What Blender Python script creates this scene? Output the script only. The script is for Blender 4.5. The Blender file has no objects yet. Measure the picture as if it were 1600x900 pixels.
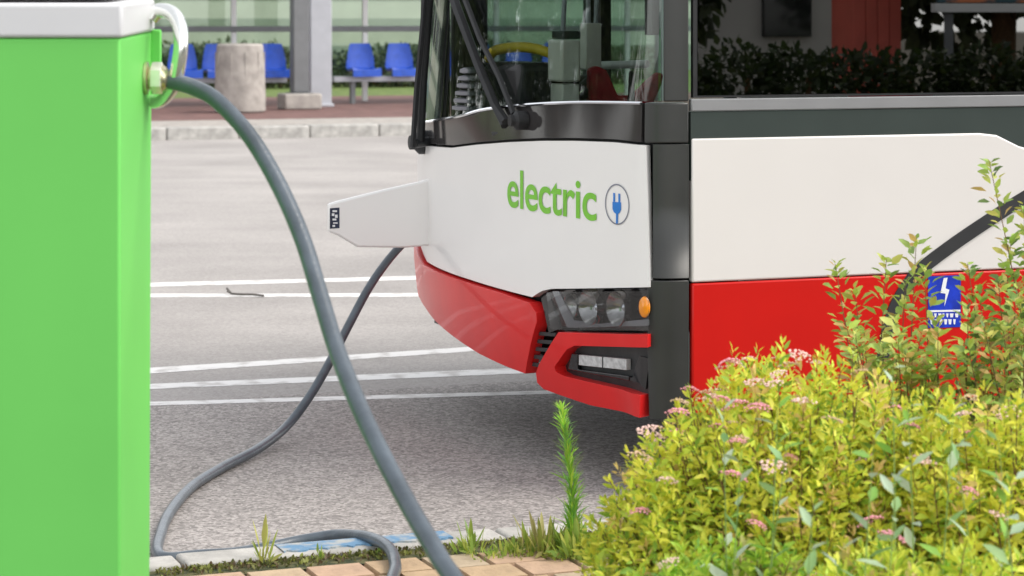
import bpy, bmesh, math, random
import numpy as np
from mathutils import Vector, Matrix

random.seed(7)
rng = np.random.default_rng(11)
scene = bpy.context.scene
COL = scene.collection
R = math.radians

# ------------------------------------------------------------------ camera
FPX, HZ, H = 3672.0, 30.0, 1.63           # focal length in photo pixels, horizon row, eye height
cam_d = bpy.data.cameras.new('camera')
cam = bpy.data.objects.new('camera', cam_d)
COL.objects.link(cam)
cam.location = (0, 0, H)
cam.rotation_euler = (R(90), 0, 0)
cam_d.sensor_width = 36
cam_d.lens = FPX / 1600 * 36
cam_d.shift_y = -(450 - HZ) / 1600
cam_d.clip_end = 1000
cam_d.dof.use_dof = True
cam_d.dof.focus_distance = 8.2
cam_d.dof.aperture_fstop = 6.3
scene.camera = cam

# ------------------------------------------------------------------ sky, sun, exposure
SUN_EL, SUN_AZ = R(52), R(102)            # azimuth from +Y clockwise
w = bpy.data.worlds.new('World'); scene.world = w; w.use_nodes = True
nt = w.node_tree; nt.nodes.clear()
sky = nt.nodes.new('ShaderNodeTexSky'); sky.sky_type = 'NISHITA'; sky.sun_disc = False
sky.sun_elevation = SUN_EL; sky.sun_rotation = SUN_AZ
sky.dust_density = 0.6; sky.air_density = 1.0; sky.ozone_density = 1.0
hs = nt.nodes.new('ShaderNodeHueSaturation'); hs.inputs['Saturation'].default_value = 0.12
bg = nt.nodes.new('ShaderNodeBackground'); bg.inputs['Strength'].default_value = 0.15
wo = nt.nodes.new('ShaderNodeOutputWorld')
nt.links.new(sky.outputs[0], hs.inputs['Color']); nt.links.new(hs.outputs[0], bg.inputs['Color'])
nt.links.new(bg.outputs[0], wo.inputs['Surface'])
sun_d = bpy.data.lights.new('sun', 'SUN'); sun_d.energy = 1.1; sun_d.angle = R(32); sun_d.color = (1, .93, .84)
sun = bpy.data.objects.new('sun', sun_d); COL.objects.link(sun)
sdir = Vector((math.sin(SUN_AZ) * math.cos(SUN_EL), math.cos(SUN_AZ) * math.cos(SUN_EL), math.sin(SUN_EL)))
sun.rotation_euler = sdir.to_track_quat('Z', 'Y').to_euler()
sun.location = sdir * 60
vs = scene.view_settings
vs.view_transform = 'Standard'; vs.look = 'None'; vs.gamma = 1; vs.use_curve_mapping = False
vs.exposure = 1.21
try:
    scene.cycles.max_bounces = 10; scene.cycles.transparent_max_bounces = 24
except Exception:
    pass

# ------------------------------------------------------------------ helpers
def at(x, y, d):
    return Vector(((x - 800) / FPX * d, d, H - (y - HZ) / FPX * d))
def on_ground(x, y, z=0.0):
    d = (H - z) * FPX / (y - HZ)
    return Vector(((x - 800) / FPX * d, d, z))
TH = R(21)
C21, S21 = math.cos(TH), math.sin(TH)
def rd(e, n, z=0.0):                       # road frame: e along the kerb, n across
    return Vector((e * C21 - n * S21, e * S21 + n * C21, z))
def col_on(xpx, n):                        # e of the line n=const under picture column xpx
    k = (xpx - 800) / FPX
    d = n / (C21 - k * S21)
    return k * d * C21 + d * S21

def lin(r, g, b):
    f = lambda c: (c / 255 / 12.92) if c / 255 <= .04045 else ((c / 255 + .055) / 1.055) ** 2.4
    return (f(r), f(g), f(b), 1)

MATS = {}
def M(name, color, rough=.5, metal=0, var=.08, scale=8, bump=0, bscale=60, spec=.5, coat=0, col2=None, detail=4, contrast=None):
    """procedural principled material: base colour broken up by noise, optional bump"""
    if name in MATS: return MATS[name]
    m = bpy.data.materials.new(name); m.use_nodes = True
    t = m.node_tree; N = t.nodes; L = t.links
    b = N['Principled BSDF']
    b.inputs['Roughness'].default_value = rough
    b.inputs['Metallic'].default_value = metal
    b.inputs['Specular IOR Level'].default_value = spec
    b.inputs['Coat Weight'].default_value = coat
    b.inputs['Coat Roughness'].default_value = .05
    tc = N.new('ShaderNodeTexCoord')
    nz = N.new('ShaderNodeTexNoise'); nz.inputs['Scale'].default_value = scale; nz.inputs['Detail'].default_value = detail
    L.new(tc.outputs['Object'], nz.inputs['Vector'])
    rp = N.new('ShaderNodeValToRGB')
    c = Vector(color[:3])
    lo, hi = (c * (1 - var)), (c * (1 + var))
    if col2: lo, hi = Vector(color[:3]), Vector(col2[:3])
    rp.color_ramp.elements[0].color = (*lo, 1); rp.color_ramp.elements[1].color = (*hi, 1)
    a, z = contrast or (.3, .7)
    rp.color_ramp.elements[0].position = a; rp.color_ramp.elements[1].position = z
    L.new(nz.outputs['Fac'], rp.inputs['Fac']); L.new(rp.outputs['Color'], b.inputs['Base Color'])
    if bump:
        n2 = N.new('ShaderNodeTexNoise'); n2.inputs['Scale'].default_value = bscale; n2.inputs['Detail'].default_value = 5
        L.new(tc.outputs['Object'], n2.inputs['Vector'])
        bp = N.new('ShaderNodeBump'); bp.inputs['Strength'].default_value = bump; bp.inputs['Distance'].default_value = .01
        L.new(n2.outputs['Fac'], bp.inputs['Height']); L.new(bp.outputs['Normal'], b.inputs['Normal'])
    MATS[name] = m
    return m

def glass_mat(name, tint, ior=1.5, rough=.0):
    m = bpy.data.materials.new(name); m.use_nodes = True
    t = m.node_tree; N = t.nodes; L = t.links; N.clear()
    o = N.new('ShaderNodeOutputMaterial'); mx = N.new('ShaderNodeMixShader')
    tr = N.new('ShaderNodeBsdfTransparent'); tr.inputs['Color'].default_value = (*tint, 1)
    gl = N.new('ShaderNodeBsdfGlossy'); gl.inputs['Roughness'].default_value = rough
    gl.inputs['Color'].default_value = (.96, .97, .97, 1)
    f0 = ((ior - 1) / (ior + 1)) ** 2          # Schlick reflectance, the same from both sides of the pane
    ge = N.new('ShaderNodeNewGeometry'); dt = N.new('ShaderNodeVectorMath'); dt.operation = 'DOT_PRODUCT'
    L.new(ge.outputs['Normal'], dt.inputs[0]); L.new(ge.outputs['Incoming'], dt.inputs[1])
    def ma(op, a, b=None):
        n = N.new('ShaderNodeMath'); n.operation = op
        for i, v in enumerate((a, b)):
            if v is None: continue
            if isinstance(v, (int, float)): n.inputs[i].default_value = v
            else: L.new(v, n.inputs[i])
        return n.outputs[0]
    x = ma('SUBTRACT', 1.0, ma('ABSOLUTE', dt.outputs['Value']))
    fr = ma('ADD', ma('MULTIPLY', ma('POWER', x, 5.0), 1 - f0), f0)
    L.new(fr, mx.inputs[0]); L.new(tr.outputs[0], mx.inputs[1]); L.new(gl.outputs[0], mx.inputs[2])
    L.new(mx.outputs[0], o.inputs['Surface'])
    return m

def asphalt(name, c, spk, crack=True):
    """asphalt: base tone, broad stains, aggregate speckles and fine relief"""
    m = bpy.data.materials.new(name); m.use_nodes = True
    t = m.node_tree; N = t.nodes; L = t.links; b = N['Principled BSDF']
    b.inputs['Roughness'].default_value = .85
    b.inputs['Specular IOR Level'].default_value = .3
    tc = N.new('ShaderNodeTexCoord')
    def noise(sc, det=4):
        n = N.new('ShaderNodeTexNoise'); n.inputs['Scale'].default_value = sc; n.inputs['Detail'].default_value = det
        L.new(tc.outputs['Object'], n.inputs['Vector']); return n
    big = noise(.55, 5); fine = noise(95, 3)
    vo = N.new('ShaderNodeTexVoronoi'); vo.inputs['Scale'].default_value = 75
    L.new(tc.outputs['Object'], vo.inputs['Vector'])
    r1 = N.new('ShaderNodeValToRGB')
    r1.color_ramp.elements[0].color = (*[k * .84 for k in c], 1); r1.color_ramp.elements[0].position = .3
    r1.color_ramp.elements[1].color = (*[k * 1.14 for k in c], 1); r1.color_ramp.elements[1].position = .72
    L.new(big.outputs['Fac'], r1.inputs['Fac'])
    sep = N.new('ShaderNodeSeparateColor'); L.new(vo.outputs['Color'], sep.inputs['Color'])
    r2 = N.new('ShaderNodeMapRange'); r2.inputs['From Min'].default_value = 0; r2.inputs['From Max'].default_value = 1
    r2.inputs['To Min'].default_value = 1 - spk; r2.inputs['To Max'].default_value = 1 + spk * 1.15
    L.new(sep.outputs['Red'], r2.inputs['Value'])
    r3 = N.new('ShaderNodeMapRange'); r3.inputs['From Min'].default_value = .3; r3.inputs['From Max'].default_value = .7
    r3.inputs['To Min'].default_value = 1 - spk * .7; r3.inputs['To Max'].default_value = 1 + spk * .7
    L.new(fine.outputs['Fac'], r3.inputs['Value'])
    mu = N.new('ShaderNodeMath'); mu.operation = 'MULTIPLY'
    L.new(r2.outputs[0], mu.inputs[0]); L.new(r3.outputs[0], mu.inputs[1])
    # long tyre-worn streaks along the road
    mp = N.new('ShaderNodeMapping'); mp.inputs['Scale'].default_value = (.12, 1.6, 1); mp.inputs['Rotation'].default_value = (0, 0, -TH)
    L.new(tc.outputs['Object'], mp.inputs['Vector'])
    st = N.new('ShaderNodeTexNoise'); st.inputs['Scale'].default_value = 1.3; st.inputs['Detail'].default_value = 6
    L.new(mp.outputs[0], st.inputs['Vector'])
    r4 = N.new('ShaderNodeMapRange'); r4.inputs['From Min'].default_value = .3; r4.inputs['From Max'].default_value = .7
    r4.inputs['To Min'].default_value = .94; r4.inputs['To Max'].default_value = 1.05
    L.new(st.outputs['Fac'], r4.inputs['Value'])
    mu2 = N.new('ShaderNodeMath'); mu2.operation = 'MULTIPLY'
    L.new(mu.outputs[0], mu2.inputs[0]); L.new(r4.outputs[0], mu2.inputs[1])
    vm = N.new('ShaderNodeVectorMath'); vm.operation = 'SCALE'
    L.new(r1.outputs['Color'], vm.inputs[0]); L.new(mu2.outputs[0], vm.inputs['Scale'])
    L.new(vm.outputs[0], b.inputs['Base Color'])
    bp = N.new('ShaderNodeBump'); bp.inputs['Strength'].default_value = .6; bp.inputs['Distance'].default_value = .004
    L.new(fine.outputs['Fac'], bp.inputs['Height']); L.new(bp.outputs['Normal'], b.inputs['Normal'])
    return m

def leaf_mat(name, rough=.5, trans=.35):
    m = bpy.data.materials.new(name); m.use_nodes = True
    t = m.node_tree; N = t.nodes; L = t.links; b = N['Principled BSDF']; out = N['Material Output']
    b.inputs['Roughness'].default_value = rough; b.inputs['Specular IOR Level'].default_value = .4
    a = N.new('ShaderNodeAttribute'); a.attribute_name = 'Col'
    tc = N.new('ShaderNodeTexCoord'); nz = N.new('ShaderNodeTexNoise'); nz.inputs['Scale'].default_value = 60
    L.new(tc.outputs['Object'], nz.inputs['Vector'])
    mr = N.new('ShaderNodeMapRange'); mr.inputs['To Min'].default_value = .75; mr.inputs['To Max'].default_value = 1.25
    L.new(nz.outputs['Fac'], mr.inputs['Value'])
    vm = N.new('ShaderNodeVectorMath'); vm.operation = 'SCALE'
    L.new(a.outputs['Color'], vm.inputs[0]); L.new(mr.outputs[0], vm.inputs['Scale'])
    L.new(vm.outputs[0], b.inputs['Base Color'])
    tr = N.new('ShaderNodeBsdfTranslucent'); L.new(vm.outputs[0], tr.inputs['Color'])
    mx = N.new('ShaderNodeMixShader'); mx.inputs[0].default_value = trans
    L.new(b.outputs[0], mx.inputs[1]); L.new(tr.outputs[0], mx.inputs[2]); L.new(mx.outputs[0], out.inputs['Surface'])
    return m

def link(o, parent=None):
    COL.objects.link(o)
    if parent is not None: o.parent = parent
    return o
def tag(o, label=None, cat=None, group=None, kind=None):
    if label: o['label'] = label
    if cat: o['category'] = cat
    if group: o['group'] = group
    if kind: o['kind'] = kind
    return o
def empty(name, loc=(0, 0, 0), rz=0, label=None, cat=None, group=None):
    o = bpy.data.objects.new(name, None); o.location = loc; o.rotation_euler = (0, 0, rz)
    o.empty_display_size = .1
    link(o); return tag(o, label, cat, group)
def finish(name, bm, mat, parent=None, smooth=35, bevel=0, seg=2):
    me = bpy.data.meshes.new(name)
    bmesh.ops.recalc_face_normals(bm, faces=bm.faces)
    bm.to_mesh(me); bm.free()
    if mat: me.materials.append(mat)
    if smooth:
        for p in me.polygons: p.use_smooth = True
        me.set_sharp_from_angle(angle=R(smooth))
    o = bpy.data.objects.new(name, me); link(o, parent)
    if bevel:
        md = o.modifiers.new('bevel', 'BEVEL'); md.width = bevel; md.segments = seg
        md.limit_method = 'ANGLE'; md.angle_limit = R(40)
    return o
def raw(name, V, F, mat, parent=None, smooth=None):
    me = bpy.data.meshes.new(name); me.from_pydata([tuple(v) for v in V], [], F); me.update()
    if mat: me.materials.append(mat)
    if smooth:
        for p in me.polygons: p.use_smooth = True
    o = bpy.data.objects.new(name, me); return link(o, parent)
def bm_box(bm, lo, hi, mtx=None):
    r = bmesh.ops.create_cube(bm, size=1)
    c = [(a + b) / 2 for a, b in zip(lo, hi)]; s = [abs(b - a) for a, b in zip(lo, hi)]
    for v in r['verts']:
        v.co = Vector((v.co.x * s[0] + c[0], v.co.y * s[1] + c[1], v.co.z * s[2] + c[2]))
        if mtx: v.co = mtx @ v.co
    return r['verts']
def box(name, lo, hi, mat, parent=None, bevel=.004, mtx=None):
    bm = bmesh.new(); bm_box(bm, lo, hi, mtx)
    return finish(name, bm, mat, parent, bevel=bevel)
def catmull(pts, n=10):
    P = [Vector(p) for p in pts]; out = []
    for i in range(len(P) - 1):
        p0 = P[max(i - 1, 0)]; p1 = P[i]; p2 = P[i + 1]; p3 = P[min(i + 2, len(P) - 1)]
        for k in range(n):
            t = k / n
            out.append(.5 * ((2 * p1) + (-p0 + p2) * t + (2 * p0 - 5 * p1 + 4 * p2 - p3) * t * t + (-p0 + 3 * p1 - 3 * p2 + p3) * t ** 3))
    out.append(P[-1]); return out
def bm_tube(bm, pts, r, k=10, flat=1.0):
    """tube along pts; r number or list"""
    n = len(pts); rings = []
    up = Vector((0, 0, 1)); prev = None
    for i, p in enumerate(pts):
        tg = (pts[min(i + 1, n - 1)] - pts[max(i - 1, 0)]).normalized()
        if prev is None:
            a = tg.cross(up)
            if a.length < .05: a = tg.cross(Vector((1, 0, 0)))
        else:
            a = prev - tg * prev.dot(tg)
        a.normalize(); b = tg.cross(a); prev = a
        rr = r[i] if isinstance(r, (list, tuple)) else r
        rings.append([bm.verts.new(p + (a * math.cos(2 * math.pi * j / k) + b * flat * math.sin(2 * math.pi * j / k)) * rr) for j in range(k)])
    for i in range(n - 1):
        for j in range(k):
            bm.faces.new((rings[i][j], rings[i][(j + 1) % k], rings[i + 1][(j + 1) % k], rings[i + 1][j]))
    bm.faces.new(rings[0]); bm.faces.new(rings[-1][::-1])
def tube(name, pts, r, mat, parent=None, k=10, smooth_pts=0, flat=1.0):
    P = catmull(pts, smooth_pts) if smooth_pts else [Vector(p) for p in pts]
    bm = bmesh.new(); bm_tube(bm, P, r, k, flat)
    return finish(name, bm, mat, parent, smooth=50)
def lathe(name, prof, mat, parent=None, k=24, mtx=None, smooth=35):
    bm = bmesh.new(); rings = []
    for (r, z) in prof:
        rings.append([bm.verts.new((r * math.cos(2 * math.pi * j / k), r * math.sin(2 * math.pi * j / k), z)) for j in range(k)])
    for i in range(len(prof) - 1):
        for j in range(k):
            bm.faces.new((rings[i][j], rings[i][(j + 1) % k], rings[i + 1][(j + 1) % k], rings[i + 1][j]))
    bm.faces.new(rings[0][::-1]); bm.faces.new(rings[-1])
    if mtx: bmesh.ops.transform(bm, matrix=mtx, verts=bm.verts)
    return finish(name, bm, mat, parent, smooth=smooth)
def sheet(name, poly, mapf, mat, parent=None, off=0, thick=.012, da=.05, db=.2, bevel=.003, cut_b=True, smooth=40):
    """solid plate whose outline is a polygon in (a,b), bent onto the surface mapf(a,b,offset)"""
    bm = bmesh.new()
    f = bm.faces.new([bm.verts.new((a, b, 0)) for a, b in poly])
    bm.normal_update()
    def cuts(axis, step):
        vals = [p[axis] for p in poly]; lo, hi = min(vals), max(vals)
        k = math.floor(lo / step) + 1
        while k * step < hi - 1e-4:
            co = [0, 0, 0]; no = [0, 0, 0]; co[axis] = k * step + 1.7e-4; no[axis] = 1
            bmesh.ops.bisect_plane(bm, geom=bm.verts[:] + bm.edges[:] + bm.faces[:], plane_co=co, plane_no=no, dist=1e-5)
            k += 1
    if da: cuts(0, da)
    if db and cut_b: cuts(1, db)
    ab = {v: (v.co.x, v.co.y) for v in bm.verts}
    front = list(bm.faces); edges = [e for e in bm.edges if len(e.link_faces) == 1]
    back = {v: bm.verts.new(mapf(a, b, off - thick)) for v, (a, b) in ab.items()}
    for v, (a, b) in ab.items(): v.co = mapf(a, b, off)
    for f in front: bm.faces.new([back[v] for v in reversed(f.verts)])
    for e in edges:
        a, b = e.verts
        bm.faces.new((a, b, back[b], back[a]))
    return finish(name, bm, mat, parent, smooth=smooth, bevel=bevel)

# ------------------------------------------------------------------ materials
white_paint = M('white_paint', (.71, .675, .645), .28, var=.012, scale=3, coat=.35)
front_white_lifted = M('front_white_lifted', (.86, .84, .82), .28, var=.012, scale=3, coat=.35)  # the bus white, lightened in its colour to offset the front's shade
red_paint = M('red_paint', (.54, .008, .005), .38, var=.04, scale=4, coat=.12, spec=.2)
front_red_lifted = M('front_red_lifted', (.72, .020, .020), .34, var=.06, scale=5, coat=.30, spec=.2)  # the side red lightened, putting the front's paler sheen into the colour
char_grey = M('charcoal_gloss', (.036, .037, .035), .32, var=.12, scale=5, spec=.45)
belt_grey = M('belt_grey', (.040, .052, .047), .4, var=.1, scale=3, spec=.25)
trim_grey = M('trim_grey', (.24, .24, .245), .35, var=.05)
black_rub = M('black_rubber', (.012, .012, .013), .6, var=.3, scale=20)
black_gloss = M('black_gloss', (.012, .012, .014), .12, var=.2, scale=6, coat=.6)
dark_plastic = M('dark_plastic', (.028, .030, .032), .5, var=.2, scale=20, bump=.1)
chrome = M('chrome', (.75, .76, .78), .12, 1, var=.05)
steel_grey = M('painted_steel_grey', (.16, .165, .17), .5, var=.1, scale=6)
pale_steel = M('pale_steel', (.42, .43, .46), .5, var=.06, scale=5)
white_metal = M('white_metal', (.72, .72, .70), .35, var=.04)
green_paint = M('green_paint', (.165, .60, .118), .5, var=.035, scale=2.2, spec=.25)
cap_white = M('cap_white', (.64, .64, .65), .4, var=.03, scale=3)
cable_rub = M('cable_rubber', (.078, .096, .115), .30, var=.22, scale=14, bump=.15, bscale=90)
brass = M('gland_brass', (.66, .60, .40), .25, .8, var=.15, scale=20)
concrete = M('concrete', (.36, .33, .30), .9, var=.22, scale=6, bump=.5, bscale=40)
kerb_conc = M('kerb_concrete', (.40, .385, .36), .9, var=.25, scale=9, bump=.5, bscale=70, detail=8)
blue_paint = M('blue_kerb_paint', (.12, .24, .38), .8, scale=16, bump=.4, bscale=60, col2=(.38, .39, .38), contrast=(.46, .62), detail=8)
seat_blue = M('seat_blue', (.02, .09, .52), .35, var=.15, scale=8)
amber = M('amber_lens', (.85, .28, .01), .2, var=.15, scale=30, coat=.5)
yellow_bar = M('yellow_rail', (.80, .58, .04), .35, var=.1)
interior_grey = M('interior_grey', (.12, .12, .12), .6, var=.06)
cream = M('cream_reflection', (.80, .77, .69), .5, var=.06)  # pale tone of the windscreen reflection, raised to look bright
seat_red = M('seat_red_fabric', (.36, .016, .028), .8, var=.25, scale=30)
decal_green = M('decal_green', (.19, .55, .035), .4, var=.05)
decal_blue = M('decal_blue', (.008, .19, .62), .4, var=.05)
decal_grey = M('decal_grey', (.20, .21, .26), .4, var=.1)
decal_white = M('decal_white', (.78, .79, .80), .4, var=.02)
sticker_blue = M('sticker_blue', (.008, .035, .42), .35, var=.3, scale=30)
sticker_navy = M('sticker_navy', (.012, .02, .05), .35, var=.3, scale=30)
paint_line = M('road_paint', (.50, .475, .455), .8, scale=9, bump=.2, bscale=80, col2=(.76, .745, .73), contrast=(.34, .50), detail=8)
soil = M('soil', (.05, .04, .028), .95, scale=30, bump=1, bscale=40, col2=(.12, .10, .06))
grass_m = M('lawn', (.07, .12, .02), .9, scale=5, bump=1, bscale=60, col2=(.16, .22, .05))
bark = M('bark', (.16, .09, .04), .85, var=.3, scale=40)
moss = M('mossy_joint', (.035, .045, .018), .95, scale=22, bump=1, bscale=60, col2=(.13, .12, .05), contrast=(.4, .6))
pav_mats = [M('paver_%d' % i, c, .9, var=.14, scale=22, bump=.5, bscale=70, detail=7) for i, c in enumerate(
    [(.44, .31, .19), (.46, .31, .21), (.42, .33, .23), (.47, .35, .23)])]
leafm = leaf_mat('leaf')
screen_glass = glass_mat('windscreen_glass', (.70, .745, .725), 1.55)
side_glass = glass_mat('tinted_side_glass', (.05, .055, .05), 2.6)
door_glass = glass_mat('door_glass', (.72, .82, .78), 1.5)
shelter_glass = glass_mat('shelter_glass', (.80, .87, .82), 1.5, .02)
lamp_glass = glass_mat('lamp_glass', (.78, .79, .80), 1.5)

# ------------------------------------------------------------------ ground, road, pavements
tag(raw('ground', [(-250, -200, -.03), (250, -200, -.03), (250, 300, -.03), (-250, 300, -.03)], [(0, 1, 2, 3)], soil), kind='structure')
def strip(name, e0, e1, n0, n1, z, mat, parent=None):
    return raw(name, [rd(e0, n0, z), rd(e1, n0, z), rd(e1, n1, z), rd(e0, n1, z)], [(0, 1, 2, 3)], mat, parent)
KN = 6.80                                   # road edge of the near kerb
bay = tag(strip('bus_bay', -40, 60, KN - .02, 9.86, 0, asphalt('bay_asphalt', (.305, .281, .267), .36)), kind='structure')
road = tag(strip('road', -90, 110, 9.86, 31.4, 0, asphalt('road_asphalt', (.355, .332, .316), .12)), kind='structure')
# painted lines, laid on the road
def ground_line(p, q, wd, ext=(14, 10), z=.0012, parent=road):
    a, b = on_ground(*p), on_ground(*q); a.z = b.z = 0
    t = (b - a).normalized(); n = Vector((-t.y, t.x, 0)) * wd / 2
    a = a - t * ext[0]; b = b + t * ext[1]
    V = []; F = []; k = 60
    for i in range(k + 1):
        c = a.lerp(b, i / k); j1 = 1 + random.uniform(-.1, .1); j2 = 1 + random.uniform(-.1, .1)
        V += [c + n * j1 + Vector((0, 0, z)), c - n * j2 + Vector((0, 0, z))]
        if i: F.append((2 * i - 2, 2 * i - 1, 2 * i + 1, 2 * i))
    return raw('painted_line', V, F, paint_line, parent)
ground_line((240, 445), (660, 434), .20)
ground_line((240, 462), (660, 461), .17)
ground_line((240, 579), (720, 547), .16)
ground_line((240, 604), (800, 580), .16)
ground_line((240, 631), (690, 618), .10)

# near pavement with single pavers, mossy joint and kerb stones
pav = tag(strip('pavement', -14, 26, -60, KN - .24, .028, soil), kind='structure')
tag(strip('mossy_gap', -14, 26, KN - .265, KN - .13, .046, moss, pav))
pw, pl, gap = .085, .175, .007
proto = []
for i, m in enumerate(pav_mats):
    bm = bmesh.new(); bm_box(bm, (0, 0, -.03), (pl - gap, pw * 2 - gap, .026))
    for v in bm.verts:
        if v.co.z > 0: v.co.x += (.006 if v.co.x < .1 else -.006); v.co.y += (.006 if v.co.y < .1 else -.006)
    top = [v for v in bm.verts if v.co.z > 0]
    o = finish('paver', bm, m, None, smooth=0); me = o.data
    bpy.data.objects.remove(o); proto.append(me)
for r_ in range(5):
    n = KN - .27 - (r_ + 1) * pw * 2
    e0 = col_on(225, n) - .2; e1 = col_on(960, n) + .3
    k = 0; e = e0 - (r_ % 2) * pl / 2
    while e < e1:
        o = bpy.data.objects.new('paver', random.choice(proto)); link(o, pav)
        o.matrix_world = Matrix.Translation(rd(e, n, .030 + random.uniform(-.003, .003))) @ Matrix.Rotation(TH + random.uniform(-.012, .012), 4, 'Z')
        e += pl; k += 1
kerb = tag(empty('kerb', rd(0, KN - .07, 0), TH), kind='structure')
e = -4.45; i = 0
while e < 12:
    L_ = 1.0; blue = False
    b0 = col_on(425, KN); b1 = col_on(682, KN)
    bm = bmesh.new()
    bm_box(bm, (0, -.065, -.1), (L_ - .010, .065, .062))
    for v in bm.verts: v.co += Vector((random.uniform(-.004, .004), random.uniform(-.004, .004), random.uniform(-.004, .002)))
    o = finish('kerb_stone', bm, kerb_conc, kerb, bevel=.012, seg=3); o.location = (e, 0, 0)
    e += L_; i += 1
# worn blue paint on the kerb's top and road face
bp0, bp1 = col_on(428, KN), col_on(690, KN)
V = []; F = []
for i in range(41):
    t = bp0 + (bp1 - bp0) * i / 40
    jit = random.uniform(-.012, .012)
    for (n, z) in ((.0715, .02), (.0715, .050), (.058, .0655), (-.035 + jit, .0655), (-.037 + jit, .050)):
        V.append((t, n, z))
    if i:
        a = (i - 1) * 5; b = i * 5
        for k in range(4): F.append((a + k, b + k, b + k + 1, a + k + 1))
raw('paint_patch', V, F, blue_paint, kerb)

# far platform
far_kerb = tag(empty('far_kerb', rd(0, 31.2, 0), TH), kind='structure')
k_me = None
for i in range(-26, 34):
    if k_me is None:
        bm = bmesh.new(); bm_box(bm, (.006, 0, -.1), (.994, .3, .17)); o = finish('kerb_stone', bm, kerb_conc, far_kerb, bevel=.02); k_me = o
        o.location = (i, 0, 0)
    else:
        o = k_me.copy(); link(o, far_kerb); o.location = (i + random.uniform(-.002, .002), random.uniform(-.01, .01), random.uniform(-.012, .004))
tag(strip('platform_edge', -60, 60, 31.5, 33.4, .165, concrete), kind='structure')
red_pave = M('red_paving', (.125, .066, .058), .9, scale=4, bump=.3, bscale=30, col2=(.20, .105, .092))
tag(strip('platform', -60, 60, 33.4, 43.0, .165, red_pave), kind='structure')
tag(strip('lawn', -90, 110, 43.0, 120, .15, grass_m), kind='structure')

# ------------------------------------------------------------------ the bus
P0 = Vector((.6035, 8.0, 0)); BT = R(20.5)
bus = empty('electric_bus', P0, BT, 'white and red electric bus with charcoal corner pillar, plugged in and charging', 'bus')
bc, bs = math.cos(BT), math.sin(BT)
def b2w(u, v): return P0.x + u * bc - v * bs, P0.y + u * bs + v * bc
def w2b(p):
    x, y = p[0] - P0.x, p[1] - P0.y
    return Vector((x * bc + y * bs, -x * bs + y * bc, p[2]))
# plan outline of the front, from the near side plane round the nose to the far side
W = 2.55
half = []
for i in range(13):                          # rounded corner
    t = i / 12; a, b, c, d = Vector((0, 0)), Vector((-.10, 0)), Vector((-.142, .035)), Vector((-.160, .115))
    half.append(a * (1 - t) ** 3 + b * 3 * t * (1 - t) ** 2 + c * 3 * t * t * (1 - t) + d * t ** 3)
for i in range(1, 41):
    v = .115 + (W / 2 - .115) * i / 40
    half.append(Vector((-.328 + .168 * abs((W / 2 - v) / (W / 2 - .115)) ** 2.1, v)))
plan = half + [Vector((p.x, W - p.y)) for p in reversed(half[:-1])]
PS = [0.0]
for a, b in zip(plan, plan[1:]): PS.append(PS[-1] + (b - a).length)
LS = PS[-1]; SMID = LS / 2
pu = np.array([p.x for p in plan]); pv = np.array([p.y for p in plan]); ps = np.array(PS)
def plan_at(s):
    return float(np.interp(s, ps, pu)), float(np.interp(s, ps, pv))
def plan_n(s):
    a = plan_at(max(s - .015, 0)); b = plan_at(min(s + .015, LS))
    t = Vector((b[0] - a[0], b[1] - a[1])).normalized()
    return Vector((-t.y, t.x)) if False else Vector((-t.y, t.x))
def lean(s, z):
    e = min(s, LS - s); wgt = min(max((e - .10) / .25, 0), 1); wgt = wgt * wgt * (3 - 2 * wgt)
    r = 0
    if z > 1.25: r += (z - 1.25) * .10 + max(z - 2.0, 0) * .1
    if z < .62: r += (.62 - z) ** 1.6 * .35
    return r * wgt
def FR(s, z, off=0.0):
    u, v = plan_at(s); n = plan_n(s)
    # outward is away from the body: towards -u at the nose
    if n.x * (-1) + 0 < 0 and abs(n.x) > .05: n = -n
    if abs(n.x) <= .05: n = Vector((0, -1 if s < SMID else 1))
    return Vector((u + lean(s, z) + n.x * off, v + n.y * off, z))
_sv = np.linspace(0.0, LS, 1400)
_su = np.interp(_sv, ps, pu); _sw = np.interp(_sv, ps, pv); _sl = np.array([lean(q, 3.0) for q in _sv]) / max(lean(SMID, 3.0), 1e-9)
def fpx(x, y):
    """(s, z) of the front surface behind picture point x, y (first hit from the near corner)"""
    z = 1.0
    for _ in range(5):
        u = _su + _sl * lean(SMID, z)
        X = P0.x + u * bc - _sw * bs; Y = P0.y + u * bs + _sw * bc
        px = 800 + X / Y * FPX
        i = int(np.argmax(px <= x)) if (px <= x).any() else int(np.argmin(px))
        if 0 < i and px[i] <= x:
            t = (px[i - 1] - x) / max(px[i - 1] - px[i], 1e-6); hit = float(_sv[i - 1] + (_sv[i] - _sv[i - 1]) * t)
        else: hit = float(_sv[i])
        Yh = float(np.interp(hit, _sv, Y))
        z = H - (y - HZ) / FPX * Yh
    return hit, z
def fp(*pts): return [fpx(*p) for p in pts]
def SD(u, z, off=0.0): return Vector((u, -off, z))          # near side
def SF(u, z, off=0.0): return Vector((u, W + off, z))        # far side
def side_px(x, y):
    k = (x - 800) / FPX
    u = (P0.x - k * P0.y) / (k * bs - bc)
    d = P0.y + u * bs
    return u, H - (y - HZ) / FPX * d
#print('LS', LS, 'fpx', fpx(1012, 226), fpx(700, 228), fpx(680, 240), fpx(668, 397), fpx(690, 500), fpx(830, 582), fpx(1010, 640), 'side', side_px(1077, 216), side_px(1600, 428))

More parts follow.
